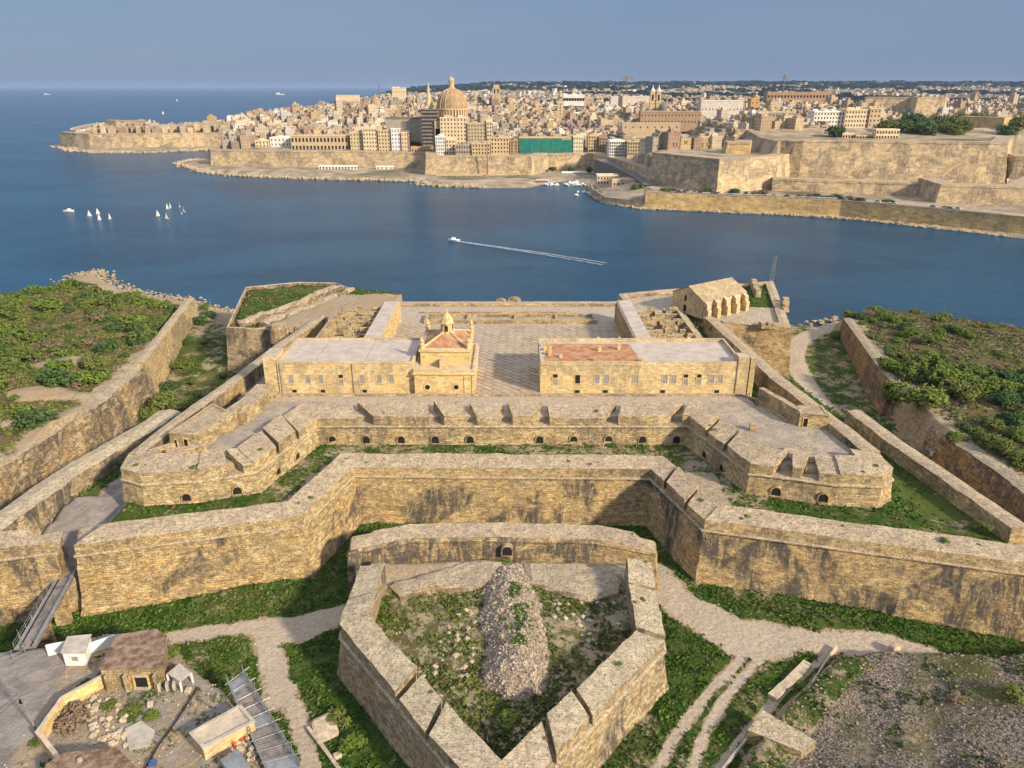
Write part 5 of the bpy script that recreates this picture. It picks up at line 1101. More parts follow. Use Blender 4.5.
tufts(16000, (-90, 95, 58, 132), .42, 'leaf', 'weeds', 'rough olive weeds mixed into the ditch grass', 25, lambda x, y, h, g, s, c: g > .45 and h < 6 and c > .50)
tufts(9000, (-90, 95, 58, 132), .34, 'leafr', 'weeds', 'dry brown weeds along the ditch grass edges', 26, lambda x, y, h, g, s, c: .25 < g < .72 and h < 6 and c > .50)
tufts(9000, (-102, 92, 100, 285), .4, 'leafr', 'weeds', 'dry weeds on the fort terraces', 27, lambda x, y, h, g, s, c: g > .4 and h > 12 and c > .52)
tufts(3000, (-66, -25, 60, 94), .3, 'leaf', 'weeds', 'patchy weeds over the building site', 28, lambda x, y, h, g, s, c: h > 8 and c > .60)
# ------------------------------------------------------------------ the harbour city across the water
def zat(py, Y):
    a = R(PITCH) - math.atan((384 - py) / F); return CAMZ - Y * math.tan(a)
def PX(px, Y, z=20.0): return ((px - 512) / F * (Y * cp + (CAMZ - z) * sp), Y)
CO2 = XY([(58, 146), (62, 149), (75, 151.5), (91, 153), (150, 153), (205, 150.5), (232, 150), (213, 160), (190, 161), (180, 164.5), (195, 170), (212, 173.5), (240, 176.5), (300, 179), (380, 181), (420, 182), (428, 186), (480, 188), (528, 188), (545, 184), (566, 181), (588, 186), (590, 194), (604, 203), (640, 209), (700, 211.5), (740, 213.5), (780, 215), (860, 220), (920, 227), (1010, 237), (1060, 243)], 0)
CO2 = CO2 + [Vector((1100, 300)), Vector((9000, 1200)), Vector((9000, 9000)), Vector((-900, 9000))] + [Vector(PX(a, Y, 0)) for a, Y in ((398, 6500), (385, 5200), (350, 3800), (318, 2700), (285, 2150), (240, 1750), (180, 1560), (140, 1400), (95, 1330), (72, 1290))]
CO2 = [tuple(p) for p in CO2]
ELMO = [PX(64, 1215), PX(80, 1190), PX(92, 1178), PX(150, 1180), PX(206, 1195), PX(250, 1190), PX(252, 1330), PX(90, 1290)]
MAIN = [PX(213, 905), PX(300, 890), PX(360, 885), PX(426, 872), PX(427, 806), PX(531, 804), PX(548, 850), PX(590, 862), PX(610, 800), PX(652, 664), PX(716, 602), PX(771, 627), PX(790, 662), PX(796, 648), PX(997, 622), PX(1002, 690), PX(1060, 760), (1500, 1500), (1200, 2400), (-600, 2400), PX(252, 1400), PX(252, 1195), PX(216, 980)]
def city_h(X, Y):
    f = np_fbm(X, Y, .01, 3, 4) - .5; f2 = np_fbm(X, Y, .06, 3, 5) - .5
    d = np_sdf(X, Y, CO2)
    low = np.clip(d * .30, -5, 3.2) + f2 * 2.0 * (d > 2); xr = X / np.maximum(Y, 1)
    road = (xr > .18) & (Y < 900); low = np.where(road, np.where(d > 15, 11.6, np.minimum(low, 2.0)), low)
    low = np.where((xr > .105) & (xr <= .18) & (d > 8) & (Y < 700), np.minimum(11.6, 3 + (d - 8) * .25), low)
    base = 19.3 + 16.0 * np_ss(.12, .20, xr) * (Y < 760) + 11.5 * (X > 222) * (Y < 1000) + 9 * (X > 222) * np_ss(690, 800, Y) * (Y < 1150)
    ridge = 19 + 30 * np_ss(880, 1120, Y) * np_ss(-620, -230, X)
    h = np.maximum(base, ridge)
    k = np_sdf(X, Y, MAIN) > 7; H = np.where(k, h, low)
    k2 = np_sdf(X, Y, ELMO) > 6; H = np.where(k2, 21.0, H)
    far = 22 + 22 * np_ss(1500, 2200, Y) * np_ss(-.45, .1, xr) + 62 * np_ss(2600, 6600, Y) * np_ss(-.25, .02, xr) + f * 30 * np_ss(1800, 4000, Y)
    t = np_ss(1350, 1900, Y); H = np.where(d > 0, H * (1 - t) + far * t, H)
    H = np.where(d > 0, np.minimum(H, np.where(Y > 1100, d * .4, H)), H)
    return H
def sheet(name, xs, ys, mat, lab, minh):
    X, Y = np.meshgrid(xs, ys); H = city_h(X, Y); ny, nx = X.shape; v = np.stack([X.ravel(), Y.ravel(), H.ravel()], 1)
    idx = (np.arange(ny - 1)[:, None] * nx + np.arange(nx - 1)[None, :]).ravel()
    hm = np.maximum.reduce([H[:-1, :-1], H[1:, :-1], H[:-1, 1:], H[1:, 1:]]).ravel(); idx = idx[hm > minh]
    me = bpy.data.meshes.new(name); me.from_pydata(v.tolist(), [], np.stack([idx, idx + 1, idx + nx + 1, idx + nx], 1).tolist()); me.materials.append(mat)
    o = bpy.data.objects.new(name, me); C.objects.link(o); tag(o, lab, kind='structure'); return o
def cityground():
    m, nt, b = newmat('city_ground'); g = nd(nt, 'ShaderNodeNewGeometry'); pos = g.outputs['Position']
    n1 = noi(nt, pos, .05, 6, .7); n2 = noi(nt, pos, .012, 4, .6)
    c = mixc(nt, ramp(nt, n1, .4, .6), (.24, .19, .13), (.40, .33, .24)); c = mixc(nt, ramp(nt, n2, .52, .66, 0, .7), c, (.08, .085, .04))
    nt.links.new(c, b.inputs['Base Color']); b.inputs['Roughness'].default_value = .95; b.inputs['Specular IOR Level'].default_value = .05; return m
M['cg'] = cityground()
sheet('city_terrain', np.concatenate([np.arange(-900, 760, 5.0), np.arange(760, 1500, 20)]), np.concatenate([np.arange(440, 1000, 5.0), np.arange(1000, 1340, 12), np.arange(1340, 2301, 30)]), M['cg'], 'rising ground under the harbour city', -4.9)
sheet('far_land', np.arange(-4000, 9000, 120.0), np.arange(2300, 9000, 120.0), M['cg'], 'hazy low hills on the horizon behind the city', -4.9)

M['vw'] = stone('harbour_wall_limestone', (.58, .455, .29), (.50, .40, .26), st=.5, bw=4, bh=1.6, mortar=.75, bump=.3, top=(.38, .31, .23))
M['vy'] = stone('yellow_harbour_wall', (.60, .44, .20), (.52, .39, .19), st=.25, bw=4, bh=1.6, mortar=.85, bump=.2, top=(.36, .30, .23))
def citymat(name, col, wscale=1.0, frac=.5):
    m, nt, b = newmat(name); g = nd(nt, 'ShaderNodeNewGeometry'); uv = nd(nt, 'ShaderNodeUVMap'); uv.uv_map = 'UVMap'; oi = nd(nt, 'ShaderNodeObjectInfo')
    br = nd(nt, 'ShaderNodeTexBrick'); br.offset = 0; nt.links.new(uv.outputs[0], br.inputs['Vector']); br.inputs['Scale'].default_value = 1
    br.inputs['Brick Width'].default_value = 3.0; br.inputs['Row Height'].default_value = 3.6; br.inputs['Mortar Size'].default_value = .95; br.inputs['Mortar Smooth'].default_value = 0
    rnd_ = mth(nt, 'FRACT', mth(nt, 'ADD', oi.outputs['Random'], g.outputs['Random Per Island']))
    c = mixc(nt, rnd_, [x * .72 for x in col], [min(.85, x * 1.25) for x in col])
    c = mixc(nt, ramp(nt, noi(nt, g.outputs['Position'], .15, 4, .7), .4, .7, 0, .45), c, [x * .5 for x in col])
    nz = nd(nt, 'ShaderNodeSeparateXYZ'); nt.links.new(g.outputs['Normal'], nz.inputs[0]); wl = ramp(nt, nz.outputs['Z'], .3, .5, 1, 0)
    win = mth(nt, 'MULTIPLY', mth(nt, 'SUBTRACT', 1.0, br.outputs['Fac']), wl)
    c = mixc(nt, mth(nt, 'MULTIPLY', win, .5), c, (.07, .065, .06))
    rf = mixc(nt, rnd_, (.26, .22, .18), (.50, .46, .41)); c = mixc(nt, wl, rf, c)
    nt.links.new(c, b.inputs['Base Color']); b.inputs['Roughness'].default_value = .9; b.inputs['Specular IOR Level'].default_value = .1; return m
CM = [citymat('house_limestone', (.44, .34, .225)), citymat('house_pale', (.54, .45, .335)), citymat('house_ochre', (.46, .34, .20)), citymat('house_grey', (.33, .28, .225)), citymat('house_white', (.58, .55, .50)), citymat('house_brown', (.32, .23, .165))]
def vwY(label, pts, z0, z1, th=13, mat='vw', name='bastion_wall', batter=.12, amp=.5, seg=7, par=True):
    P = [PX(a, Y, z0) for a, Y in pts]; mb = MB(); b = (z1 - z0) * batter
    prof = [(b, z0), (0, z1 - 1.6), (.35, z1 - 1.5), (.35, z1 - 1.1), (0, z1 - 1.0), (0, z1), (-th, z1), (-th, z0)] if par else [(b, z0), (0, z1), (-th, z1), (-th, z0)]
    sweep(mb, P, prof, seg, [amp] + [amp * .4] * (len(prof) - 1), vs=5); o = mb.build(name, M[mat]); tag(o, label, 'fort wall'); return o
vwY('sea fort wall on the far rocky tip of the city peninsula', [(63, 1222), (79, 1192), (92, 1178), (150, 1180), (206, 1196), (252, 1190)], -1, 23.5)
vwY('stepped inner wall of the sea fort on the far tip', [(108, 1250), (118, 1235), (146, 1232), (148, 1260)], 20, 40)
vwY('long low inner wall of the sea fort behind the tip', [(146, 1245), (195, 1242), (250, 1240)], 20, 33)
vwY('long pale harbour wall on the nearer promontory', [(211, 930), (213, 905), (300, 890), (360, 885), (428, 872)], 1, 20.6)
vwY('straight sunlit harbour wall below the domed church', [(426, 868), (427, 806), (531, 804), (547, 845)], 1, 22.0, mat='vw')
vwY('shaded harbour wall behind the small boat basin', [(547, 848), (592, 862), (608, 800)], 1, 20.5)
vwY('road embankment wall climbing from the boat basin', [(608, 798), (650, 668)], 3, 22.0)
vwY('huge angular bastion with a shaded face and bright face above the road', [(650, 668), (716, 602), (771, 627), (792, 665)], 8, 37.0, batter=.16)
vwY('great tall patched curtain wall crowning the harbour side', [(772, 660), (797, 648), (900, 634), (996, 622), (1002, 700)], 8, 48.0, batter=.14, amp=1.2)
vwY('low middle terrace wall below the great tall curtain', [(771, 612), (800, 606), (925, 580)], 8, 21.0)
vwY('low ravelin walls jutting out beneath the great tall curtain', [(914, 590), (936, 545), (1021, 532), (1040, 600)], 8, 24.5)
vwY('small sunlit inner bastion block behind the angular bastion', [(722, 690), (726, 672), (748, 668), (750, 700)], 30, 45.0, mat='vy')
vwY('long brown inner wall between the angular bastion and great curtain', [(733, 745), (795, 740)], 30, 52.0)
vwY('lone ochre fort wall on the hill beyond the umbrella trees', [(955, 905), (962, 880), (1000, 850), (1017, 880)], 38, 58.5, mat='vy', par=False)
vwY('square sunlit cavalier block standing over the garden trees', [(905, 1120), (914, 1080), (941, 1078), (943, 1130)], 48, 76.0, mat='vw')
vwY('long dark cavalier wall beside the sunlit cavalier block', [(862, 1130), (913, 1110)], 45, 76.0)
vwY('brown rounded earthwork at the far end of the great tall curtain', [(997, 640), (1010, 625), (1060, 610)], 20, 38, mat='vw', par=False, amp=2.5)
# sea wall under the road
SW_ = [p for p in CO2[23:32]]
mb = MB(); sweep(mb, [(p[0], p[1] + 2.5) for p in XY([(645, 209), (700, 211), (740, 213), (780, 214.5), (840, 218), (920, 226), (1008, 235.5), (1060, 241)], 0)], [(.9, -1), (0, 11.4), (0, 12.6), (-1.0, 12.6), (-1.0, 11.7), (-19.0, 11.7), (-19, 5)], 7, [.4, .1, 0, 0, 0, 0, 0], vs=4)
tag(mb.build('harbour_sea_wall', M['vy']), 'long yellow sea wall carrying the coast road above the water', 'sea wall')
mb = MB(); sweep(mb, [(p[0], p[1] + 2.0) for p in XY([(590, 190), (593, 196), (606, 204), (645, 209)], 0)], [(.9, -1), (0, 4.6), (0, 5.2), (-1.0, 5.2), (-1.0, 2)], 6, [.4, .3, .2, 0, 0], vs=3)
tag(mb.build('quay_wall', M['vw']), 'low curved quay wall around the point beside the boat basin', 'quay wall')
# shore rocks
def rocks(label, pts, n, smin, smax, z, seed, spread):
    r_ = random.Random(seed); mb = MB()
    for _ in range(n):
        i = r_.randrange(len(pts) - 1); t = r_.random(); p = Vector(pts[i]).lerp(Vector(pts[i + 1]), t); tetra_stone(mb, p.x + r_.gauss(0, spread), p.y + abs(r_.gauss(0, spread)), z + r_.uniform(-.3, .3), r_.uniform(smin, smax), r_)
    o = mb.build('shore_rocks', M['rock']); tag(o, label, None, None, 'stuff')
rocks('pale shore rocks along the city peninsula', CO2[:18], 1500, 1.5, 4.5, -.5, 1, 5)
rocks('shore rocks under the yellow sea wall', CO2[22:31], 700, 1.0, 3.2, -.6, 2, 1.2)
rocks('jagged rocks at the tip of the scrub headland', [c for c in COAST[1:13]], 1400, .3, 1.3, -.2, 3, 3)
rocks('boulders along the path headland shore', [c for c in COAST[22:31]], 260, .5, 1.8, 0, 4, 3)

# house prototypes
def house_mesh(seed, w_, d, h, style):
    r_ = random.Random(seed); mb = MB(); mb.prism(rect(-w_ / 2, w_ / 2, -d / 2, d / 2), -12, h)
    sweep(mb, rect(-w_ / 2, w_ / 2, -d / 2, d / 2), [(0, h - .02), (.15, h), (.15, h + .9), (-.35, h + .9), (-.35, h)], 60, closed=True, vs=None)
    for _ in range(r_.randint(1, 3)):
        bw, bd = r_.uniform(2.5, w_ * .5), r_.uniform(2.5, d * .5); mb.box(r_.uniform(-.25, .25) * w_, r_.uniform(-.25, .25) * d, h, bw, bd, r_.uniform(1.8, 3.6), mt=None)
    if style == 1: mb.box(w_ * .25, 0, h, w_ * .45, d * .9, r_.uniform(3, 5))
    for _ in range(2): mb.box(r_.uniform(-.4, .4) * w_, r_.uniform(-.4, .4) * d, h, 1.1, 1.1, 1.4)
    for k in range(r_.randint(1, 3)):
        x = r_.uniform(-.35, .35) * w_; z = r_.choice((3.2, 6.8)); 
        if z < h - 3: mb.box(x, -d / 2 - .5, z, 2.0, 1.1, 2.8)
    me = mb.build('proto', CM[0], local=True); m = me.data; bpy.data.objects.remove(me); return m
EXC = []                               # footprints kept clear for the named buildings
def clear(x, y, r=9):
    for (a, b_, c, d) in EXC:
        if a - r < x < b_ + r and c - r < y < d + r: return False
    return True
WINM = {}
def win_mesh(w_, h):
    key = (round(w_, 1), round(h, 1))
    if key not in WINM:
        mb = MB(); t = .22
        mb.box(0, -.06, -h / 2, w_, .1, h); o = mb.build('pane', M['dark'], local=True); WINM[key] = o.data; bpy.data.objects.remove(o)
    return WINM[key]
def facade(label, pl, pr, ytop, Y, z0, dep, cols, rows, mat, cat='building', rot=0.0, name='apartment_block', ww=1.3, wh=1.9, shade='dark', pent=True, roof=None, group=None):
    xl, xr = PX(pl, Y, z0)[0], PX(pr, Y, z0)[0]; W_ = xr - xl; z1 = zat(ytop, Y); H_ = z1 - z0; cx = (xl + xr) / 2
    EXC.append((xl, xr, Y - 34, Y + dep)); t = thing(name, label, cat, (cx, Y, z0), rot, group)
    mb = MB(); mb.prism(rect(-W_ / 2, W_ / 2, 0, dep), -8, H_); o = mb.build('wall', mat, t, local=True)
    mb = MB(); sweep(mb, rect(-W_ / 2, W_ / 2, 0, dep), [(0, H_ - .5), (.35, H_ - .3), (.35, H_), (.05, H_ + .9), (-.4, H_ + .9), (-.4, H_)], 60, closed=True, vs=None); mb.build('parapet', mat, t, local=True)
    if pent:
        mb = MB(); r_ = random.Random(int(pl)); 
        for _ in range(2 + int(W_ / 14)): mb = MB(); mb.box(r_.uniform(-.4, .4) * W_, dep * r_.uniform(.3, .7), H_, r_.uniform(3, 6), r_.uniform(3, 5), r_.uniform(2, 3.2)); mb.build('roof_hut', mat, t, local=True)
    fh = H_ / rows; me = win_mesh(ww, min(wh, fh * .62))
    if shade != 'dark':
        me = me.copy(); me.materials[0] = shade
    for r in range(rows):
        for c in range(cols):
            o = bpy.data.objects.new('window', me); C.objects.link(o); o.parent = t; o.location = (-W_ / 2 + W_ * (c + .5) / cols, 0, fh * (r + .5))
    nd_ = max(2, int(dep / 5))
    for r in range(rows):
        for c in range(nd_):
            o = bpy.data.objects.new('window', me); C.objects.link(o); o.parent = t; o.location = (W_ / 2 + .02, dep * (c + .5) / nd_, fh * (r + .5)); o.rotation_euler = (0, 0, math.pi / 2)
    return t
PL = {k: plain('render_' + k, c, .9, .12, .2, spec=.1) for k, c in dict(cream=(.62, .50, .33), yellow=(.55, .43, .26), gold=(.50, .38, .23), stone=(.45, .35, .23), white=(.68, .64, .57), orange=(.50, .31, .14), grey=(.34, .29, .23), brown=(.34, .23, .15), teal=(.02, .20, .16), slate=(.16, .15, .14), green=(.04, .12, .05), blue=(.07, .14, .32), red=(.30, .09, .07), roof=(.55, .50, .44), scaf=(.13, .115, .105)).items()}
facade('low pale terrace house at the left end of the promontory row', 256, 270, 141, 930, 18, 14, 4, 3, PL['cream'])
facade('cream terrace with tall dark openings beside the long arcaded building', 271, 290, 138, 930, 18, 14, 5, 3, PL['white'])
facade('long yellow two storey building with a regular row of openings above the promontory wall', 292, 349, 136, 915, 18, 16, 16, 2, PL['gold'], pent=False, ww=2.2, wh=4.5)
facade('narrow colourful block with green painted balconies', 351, 363, 133, 910, 18, 14, 4, 5, PL['yellow'], shade=PL['green'])
facade('tall cream apartment block with five rows of windows', 364, 378, 128.5, 905, 18, 16, 5, 6, PL['cream'])
facade('stepped cream apartment block next to the tallest cream one', 379, 391, 130.5, 903, 18, 16, 4, 6, PL['yellow'])
facade('white apartment block with blue painted balconies', 392, 401, 129, 901, 18, 16, 3, 6, PL['white'], shade=PL['blue'])
facade('cream apartment block with red painted balconies', 402, 410, 133, 899, 18, 14, 3, 5, PL['cream'], shade=PL['red'])
facade('low orange terrace below the scaffolded tower', 411, 433, 147.5, 880, 19, 10, 7, 1, PL['orange'], pent=False)
facade('white block with blue shutters in front of the domed church', 436, 445, 137, 850, 20, 14, 4, 5, PL['white'], shade=PL['blue'])
facade('plain cream block at the foot of the domed church', 446, 455, 140, 850, 20, 14, 3, 4, PL['cream'])
facade('tall cream apartment block directly under the church dome', 441, 467, 118, 880, 20, 12, 8, 9, PL['cream'])
facade('apartment block with green balconies right of the church dome', 468, 486, 124, 878, 20, 16, 6, 8, PL['stone'], shade=PL['green'])
facade('narrow cream tower block beside the green balcony block', 487, 492, 122, 876, 20, 14, 2, 8, PL['cream'])
facade('grey arcaded warehouse low above the sunlit harbour wall', 456, 471, 145, 838, 21, 12, 6, 2, PL['grey'])
facade('wide cream block low above the sunlit harbour wall', 472, 490, 144, 836, 21, 14, 6, 3, PL['gold'])
facade('broad golden block between cream block and green netted building', 491, 509, 138, 850, 21, 16, 6, 4, PL['gold'])
facade('dark narrow house in the gap beside the green netted building', 510, 518, 141, 868, 20, 14, 2, 4, PL['brown'])
g = facade('large building site wrapped in green scaffold netting', 519, 572, 138, 875, 20, 18, 1, 1, PL['stone'], name='netted_building', pent=False, ww=.5)
t = g; xl, xr = PX(519, 875, 20)[0], PX(572, 875, 20)[0]; W_ = xr - xl; Hn = zat(138.5, 875) - 20
for k in range(5): MB().prism(rect(-W_ / 2 + W_ * k / 5 + .1, -W_ / 2 + W_ * (k + 1) / 5 - .1, -1.6 - .3 * (k % 2), -1.4), -1, Hn - (k == 4) * 1.5).build('scaffold_net', PL['teal'], t, local=True)
mb = MB()
for r in range(6):
    mb = MB(); mb.box(0, -2.1, Hn * r / 6, W_, .12, .25); mb.build('scaffold_rail', PL['slate'], t, local=True)
facade('cream house half covered in green net at the end of the netted site', 573, 583, 137, 873, 20, 16, 4, 4, PL['cream'], shade=PL['teal'])
facade('tall golden house at the head of the boat basin', 588, 598, 136, 885, 20, 16, 4, 5, PL['gold'])
facade('brown stone house at the head of the boat basin', 599, 607, 138, 880, 20, 16, 3, 5, PL['brown'])
facade('pale house front with a dense grid of windows above the climbing road', 609, 626, 141.5, 800, 22, 18, 8, 5, PL['white'])
facade('long stone terrace with brown windows above the climbing road', 627, 657, 142, 790, 24, 18, 12, 4, PL['stone'])
facade('big open-framed modern block with a grid of dark bays', 757, 793, 112.5, 830, 42, 22, 9, 4, PL['stone'], ww=3.2, wh=3.4, shade=PL['slate'])
facade('white panelled stair block attached to the framed modern block', 750, 757, 113, 829, 42, 18, 2, 6, PL['white'])
facade('brown balcony stack between the framed block and its stair block', 744, 750, 116, 831, 42, 14, 1, 5, PL['brown'])
facade('wide cream apartment terrace behind the umbrella tree', 812, 842, 112, 850, 44, 20, 10, 5, PL['white'])
facade('stepped cream apartment terrace beside the garden trees', 843, 866, 110, 845, 44, 20, 8, 5, PL['cream'])
facade('pink-lit gable end of the apartment terrace by the garden trees', 867, 878, 109, 843, 44, 20, 3, 5, PL['gold'])
facade('small low villa with arches on the great wall edge', 842, 853, 134, 700, 46, 8, 4, 1, PL['cream'], pent=False, ww=1.4, wh=2)
facade('long low villa with columns on the great wall edge', 856, 873, 136, 695, 46, 8, 6, 1, PL['stone'], pent=False, ww=1.4, wh=2)
facade('two storey villa with square windows on the great wall edge', 875, 898, 130, 690, 46, 8, 8, 2, PL['cream'], pent=False, ww=1.4, wh=2)
facade('white hall with a dark glazed top storey in the city centre', 563, 584, 95.5, 1180, 55, 20, 8, 2, PL['white'], ww=3.5, wh=4)
facade('slim golden corner tower below the white hall', 557, 563, 103, 1080, 45, 10, 1, 6, PL['gold'])
facade('long plain palace roof with pale parapet in the city centre', 610, 650, 97, 1250, 50, 24, 12, 1, PL['roof'], pent=False)
facade('long brick-brown palace left of the framed modern block', 640, 700, 112, 980, 45, 14, 18, 2, PL['brown'], pent=False)
facade('long pale-roofed market hall behind the palace', 700, 742, 101, 1080, 50, 20, 12, 1, PL['roof'], pent=False)
facade('long pinkish government building near the skyline', 766, 830, 92.5, 1350, 55, 20, 20, 2, PL['brown'], pent=False, ww=3, wh=4)
facade('pink church front with twin corner turrets near the market hall', 749, 757, 99, 1020, 48, 14, 2, 3, PL['orange'])
facade('ochre palace block with buttressed wall in the middle city', 622, 680, 123.5, 900, 42, 8, 8, 1, PL['stone'], pent=False)

# domed church with its scaffolded tower and spire
dc = wthing('domed_church', 'great ribbed church dome with columned drum and lantern dominating the skyline', 'church', (*PX(452, 900), 30))
cx, cy = PX(452, 900, 60); EXC.append((cx - 24, cx + 24, 860, 930)); zb, zs, zt = zat(120, 900), zat(108.5, 900), zat(88.5, 900)
MB().prism(rect(cx - 19, cx + 19, 884, 925), 30, zb).build('wall', PL['stone'], dc)
MB().lathe(cx, cy + 4, [(18.5, zb - 8), (18.5, zb), (19, zb), (19, zb + 1.5), (16.5, zb + 1.6), (16.5, zs - 1.5), (18.5, zs - 1.4), (18.5, zs), (17.5, zs + .2)], 32).build('drum', PL['gold'], dc)
for k in range(16):
    a = -math.pi + math.pi * (k + .5) / 16; MB().box(cx + 17.2 * math.cos(a), cy + 4 + 17.2 * math.sin(a), zb + 1.6, 1.6, 2.0, zs - zb - 3.1, a).build('column', PL['gold'], dc)
    a += math.pi / 32; MB().box(cx + 16.5 * math.cos(a), cy + 4 + 16.5 * math.sin(a), zb + 2.6, .3, 1.7, zs - zb - 5.4, a).build('window', M['dark'], dc)
M['dome'] = plain('warm_dome_stone', (.36, .235, .13), .9, .15, .2)
hd = zt - zs; prof = [(17.3 * math.cos(t), zs + .2 + hd * math.sin(t)) for t in [k * math.pi / 2 / 10 for k in range(10)]] + [(2.6, zt)]
MB().lathe(cx, cy + 4, prof, 40).build('dome', M['dome'], dc, smooth=True)
for k in range(16):
    a = 2 * math.pi * k / 16; mb = MB(); q = [(cx + (r + .25) * math.cos(a), cy + 4 + (r + .25) * math.sin(a), z) for r, z in prof]
    for u, v in zip(q, q[1:]): mb.bar(u, v, .38, 4)
    mb.build('rib', PL['gold'], dc)
z78, z74 = zat(79, 900), zat(72.5, 900)
MB().lathe(cx, cy + 4, [(4.2, zt - 1), (4.2, zt + 1.2), (3.0, zt + 1.3), (3.0, z78 - 2), (3.8, z78 - 1.8), (3.4, z78 - .8), (2.6, z78 + .8), (.8, z78 + 1.8), (.3, z78 + 2.2), (.3, z74), (0, z74 + .3)], 10).build('lantern', PL['gold'], dc)
MB().box(cx, cy + 4, z74 - 2.2, 2.0, .3, .4).build('cross', M['steel'], dc)
tw = wthing('scaffolded_tower', 'square church tower wrapped in dark scaffolding beside the dome', 'tower', (*PX(429, 885), 30)); cx, cy = PX(429.5, 885, 60); EXC.append((cx - 12, cx + 12, 870, 910))
zt_ = zat(108, 885); MB().prism(rect(cx - 9.5, cx + 9.5, 887, 905), 15, zt_ - 2).build('wall', PL['grey'], tw)
mb = MB()
for k in range(9): MB().box(cx - 11 + 22 * k / 8, 884.5, 15, .35, .35, zt_ - 15).build('pole', PL['scaf'], tw)
z = 18
while z < zt_: MB().box(cx, 885.5, z, 23, 2.6, .5).build('platform', PL['scaf'], tw); z += 4
MB().prism(rect(cx + 6, cx + 11.6, 884, 900), 15, zt_ - 22).build('dark_netting', PL['slate'], tw)
spi = wthing('church_spire', 'slender pale pointed spire rising behind the scaffolded tower', 'spire', (*PX(429, 912), 40)); cx, cy = PX(428.5, 912, 80)
za, zc_ = zat(106, 912), zat(82, 912); MB().box(cx, cy, 30, 8, 8, za - 30).build('belfry', PL['cream'], spi)
MB().lathe(cx, cy, [(4.0, za), (3.2, za + 4), (2.6, za + 9), (.3, zc_), (0, zc_ + .4)], 8).build('steeple', PL['yellow'], spi)
MB().prism(rect(cx - 50, cx - 6, 905, 925), 30, zat(119, 905)).build('nave', PL['grey'], spi)
MB().prism(rect(cx - 50.4, cx - 6, 904.6, 925.4), zat(119, 905), zat(117.5, 905)).build('roof', PL['slate'], spi)
tc = wthing('twin_tower_church', 'baroque church with two pointed bell towers in the middle of the city', 'church', (*PX(655, 1020), 45)); EXC.append((PX(640, 1020)[0], PX(672, 1020)[0], 1010, 1060))
for a in (651.5, 657.5):
    cx, cy = PX(a, 1025, 60); z1, z2, z3 = zat(103, 1025), zat(92, 1025), zat(86, 1025)
    tb = MB().box(cx, cy, 40, 6.4, 6.4, z1 - 40).box(cx, cy, z1, 7.4, 7.4, 1.0).box(cx, cy, z1 + 1, 5.8, 5.8, z2 - z1 - 1).box(cx, cy, z2, 6.8, 6.8, .8).build('bell_tower', PL['gold'], tc)
    MB().lathe(cx, cy, [(2.9, z2 + .8), (2.4, z2 + 2.6), (.8, z3 - 2), (0, z3 + 2)], 8).build('cupola', PL['white'], tb)
    MB().box(cx, cy - 3.0, z1 + 3, 2.2, .4, (z2 - z1) * .55).build('belfry_opening', M['dark'], tb)
cx, cy = PX(660, 1000, 60); MB().prism(rect(cx - 14, cx + 14, 1000, 1020), 35, zat(111, 1000)).build('wall', PL['cream'], tc)
MB().lathe(cx + 6, 1012, [(6, zat(111, 1000)), (6, zat(107, 1000)), (4.5, zat(104.5, 1000)), (0, zat(102.5, 1000))], 12).build('dome', PL['slate'], tc)
for k in range(4): MB().box(cx - 10.5 + 7 * k, 999.9, 50, 2.2, .3, 4).build('window', M['dark'], tc)
ct = wthing('cathedral_tower', 'square cathedral bell tower standing on the skyline right of the dome', 'tower', (*PX(497, 1250), 50)); cx, cy = PX(496.5, 1250, 60); EXC.append((cx - 10, cx + 10, 1240, 1262))
MB().box(cx, cy, 40, 12, 12, zat(88, 1250) - 40).build('wall', PL['stone'], ct); MB().box(cx, cy, zat(88, 1250), 9, 9, 5).build('top_stage', PL['stone'], ct)
for k in range(2): MB().box(cx - 2.6 + 5.2 * k, cy - 6.05, zat(93, 1250), 2, .3, 6).build('window', M['dark'], ct)
cone = wthing('conical_roof', 'conical stone roof standing among the low houses left of the dome', 'church', (*PX(376, 1150), 40)); cx, cy = PX(376, 1150, 55); EXC.append((cx - 12, cx + 12, 1138, 1165))
MB().box(cx, cy, 35, 20, 20, zat(106, 1150) - 35).build('wall', PL['stone'], cone); MB().lathe(cx, cy, [(9.5, zat(106, 1150)), (7, zat(101, 1150)), (1.2, zat(95, 1150)), (0, zat(93.5, 1150))], 12).build('roof', PL['brown'], cone)
facade('pale modern block alone on the skyline beyond the conical roof', 393, 406, 88, 1700, 40, 20, 6, 3, PL['cream'])
facade('flat white low building on the far sea point', 338, 360, 95.5, 1700, 25, 14, 10, 1, PL['cream'], pent=False)

# cranes
def crane(px, Y, z0, ytop, jl, jr, label, lean=0):
    x, y = PX(px, Y, 60); zt = zat(ytop, Y); c = wthing('tower_crane', label, 'crane', (x, y, z0)); k = Y / F
    mb = MB(); mb.bar((x, y, z0), (x, y, zt + 3), 1.1, 4); mb.build('mast', PL['slate'], c)
    MB().bar((x - jl * k, y, zt + lean), (x + jr * k, y, zt - lean * .3), .9, 4).build('jib', PL['brown'], c)
    MB().bar((x, y, zt + 5), (x - jl * k * .7, y, zt + .6 + lean), .35, 4).build('tie_bar', PL['slate'], c); MB().bar((x, y, zt + 5), (x + jr * k * .8, y, zt + .6), .35, 4).build('tie_bar', PL['slate'], c)
    MB().bar((x, y, zt + 2), (x, y, zt + 6), .7, 4).build('apex', PL['slate'], c); MB().box(x + jr * k * .8, y, zt - 2.5, 4, 2, 2.5).build('counterweight', PL['slate'], c)
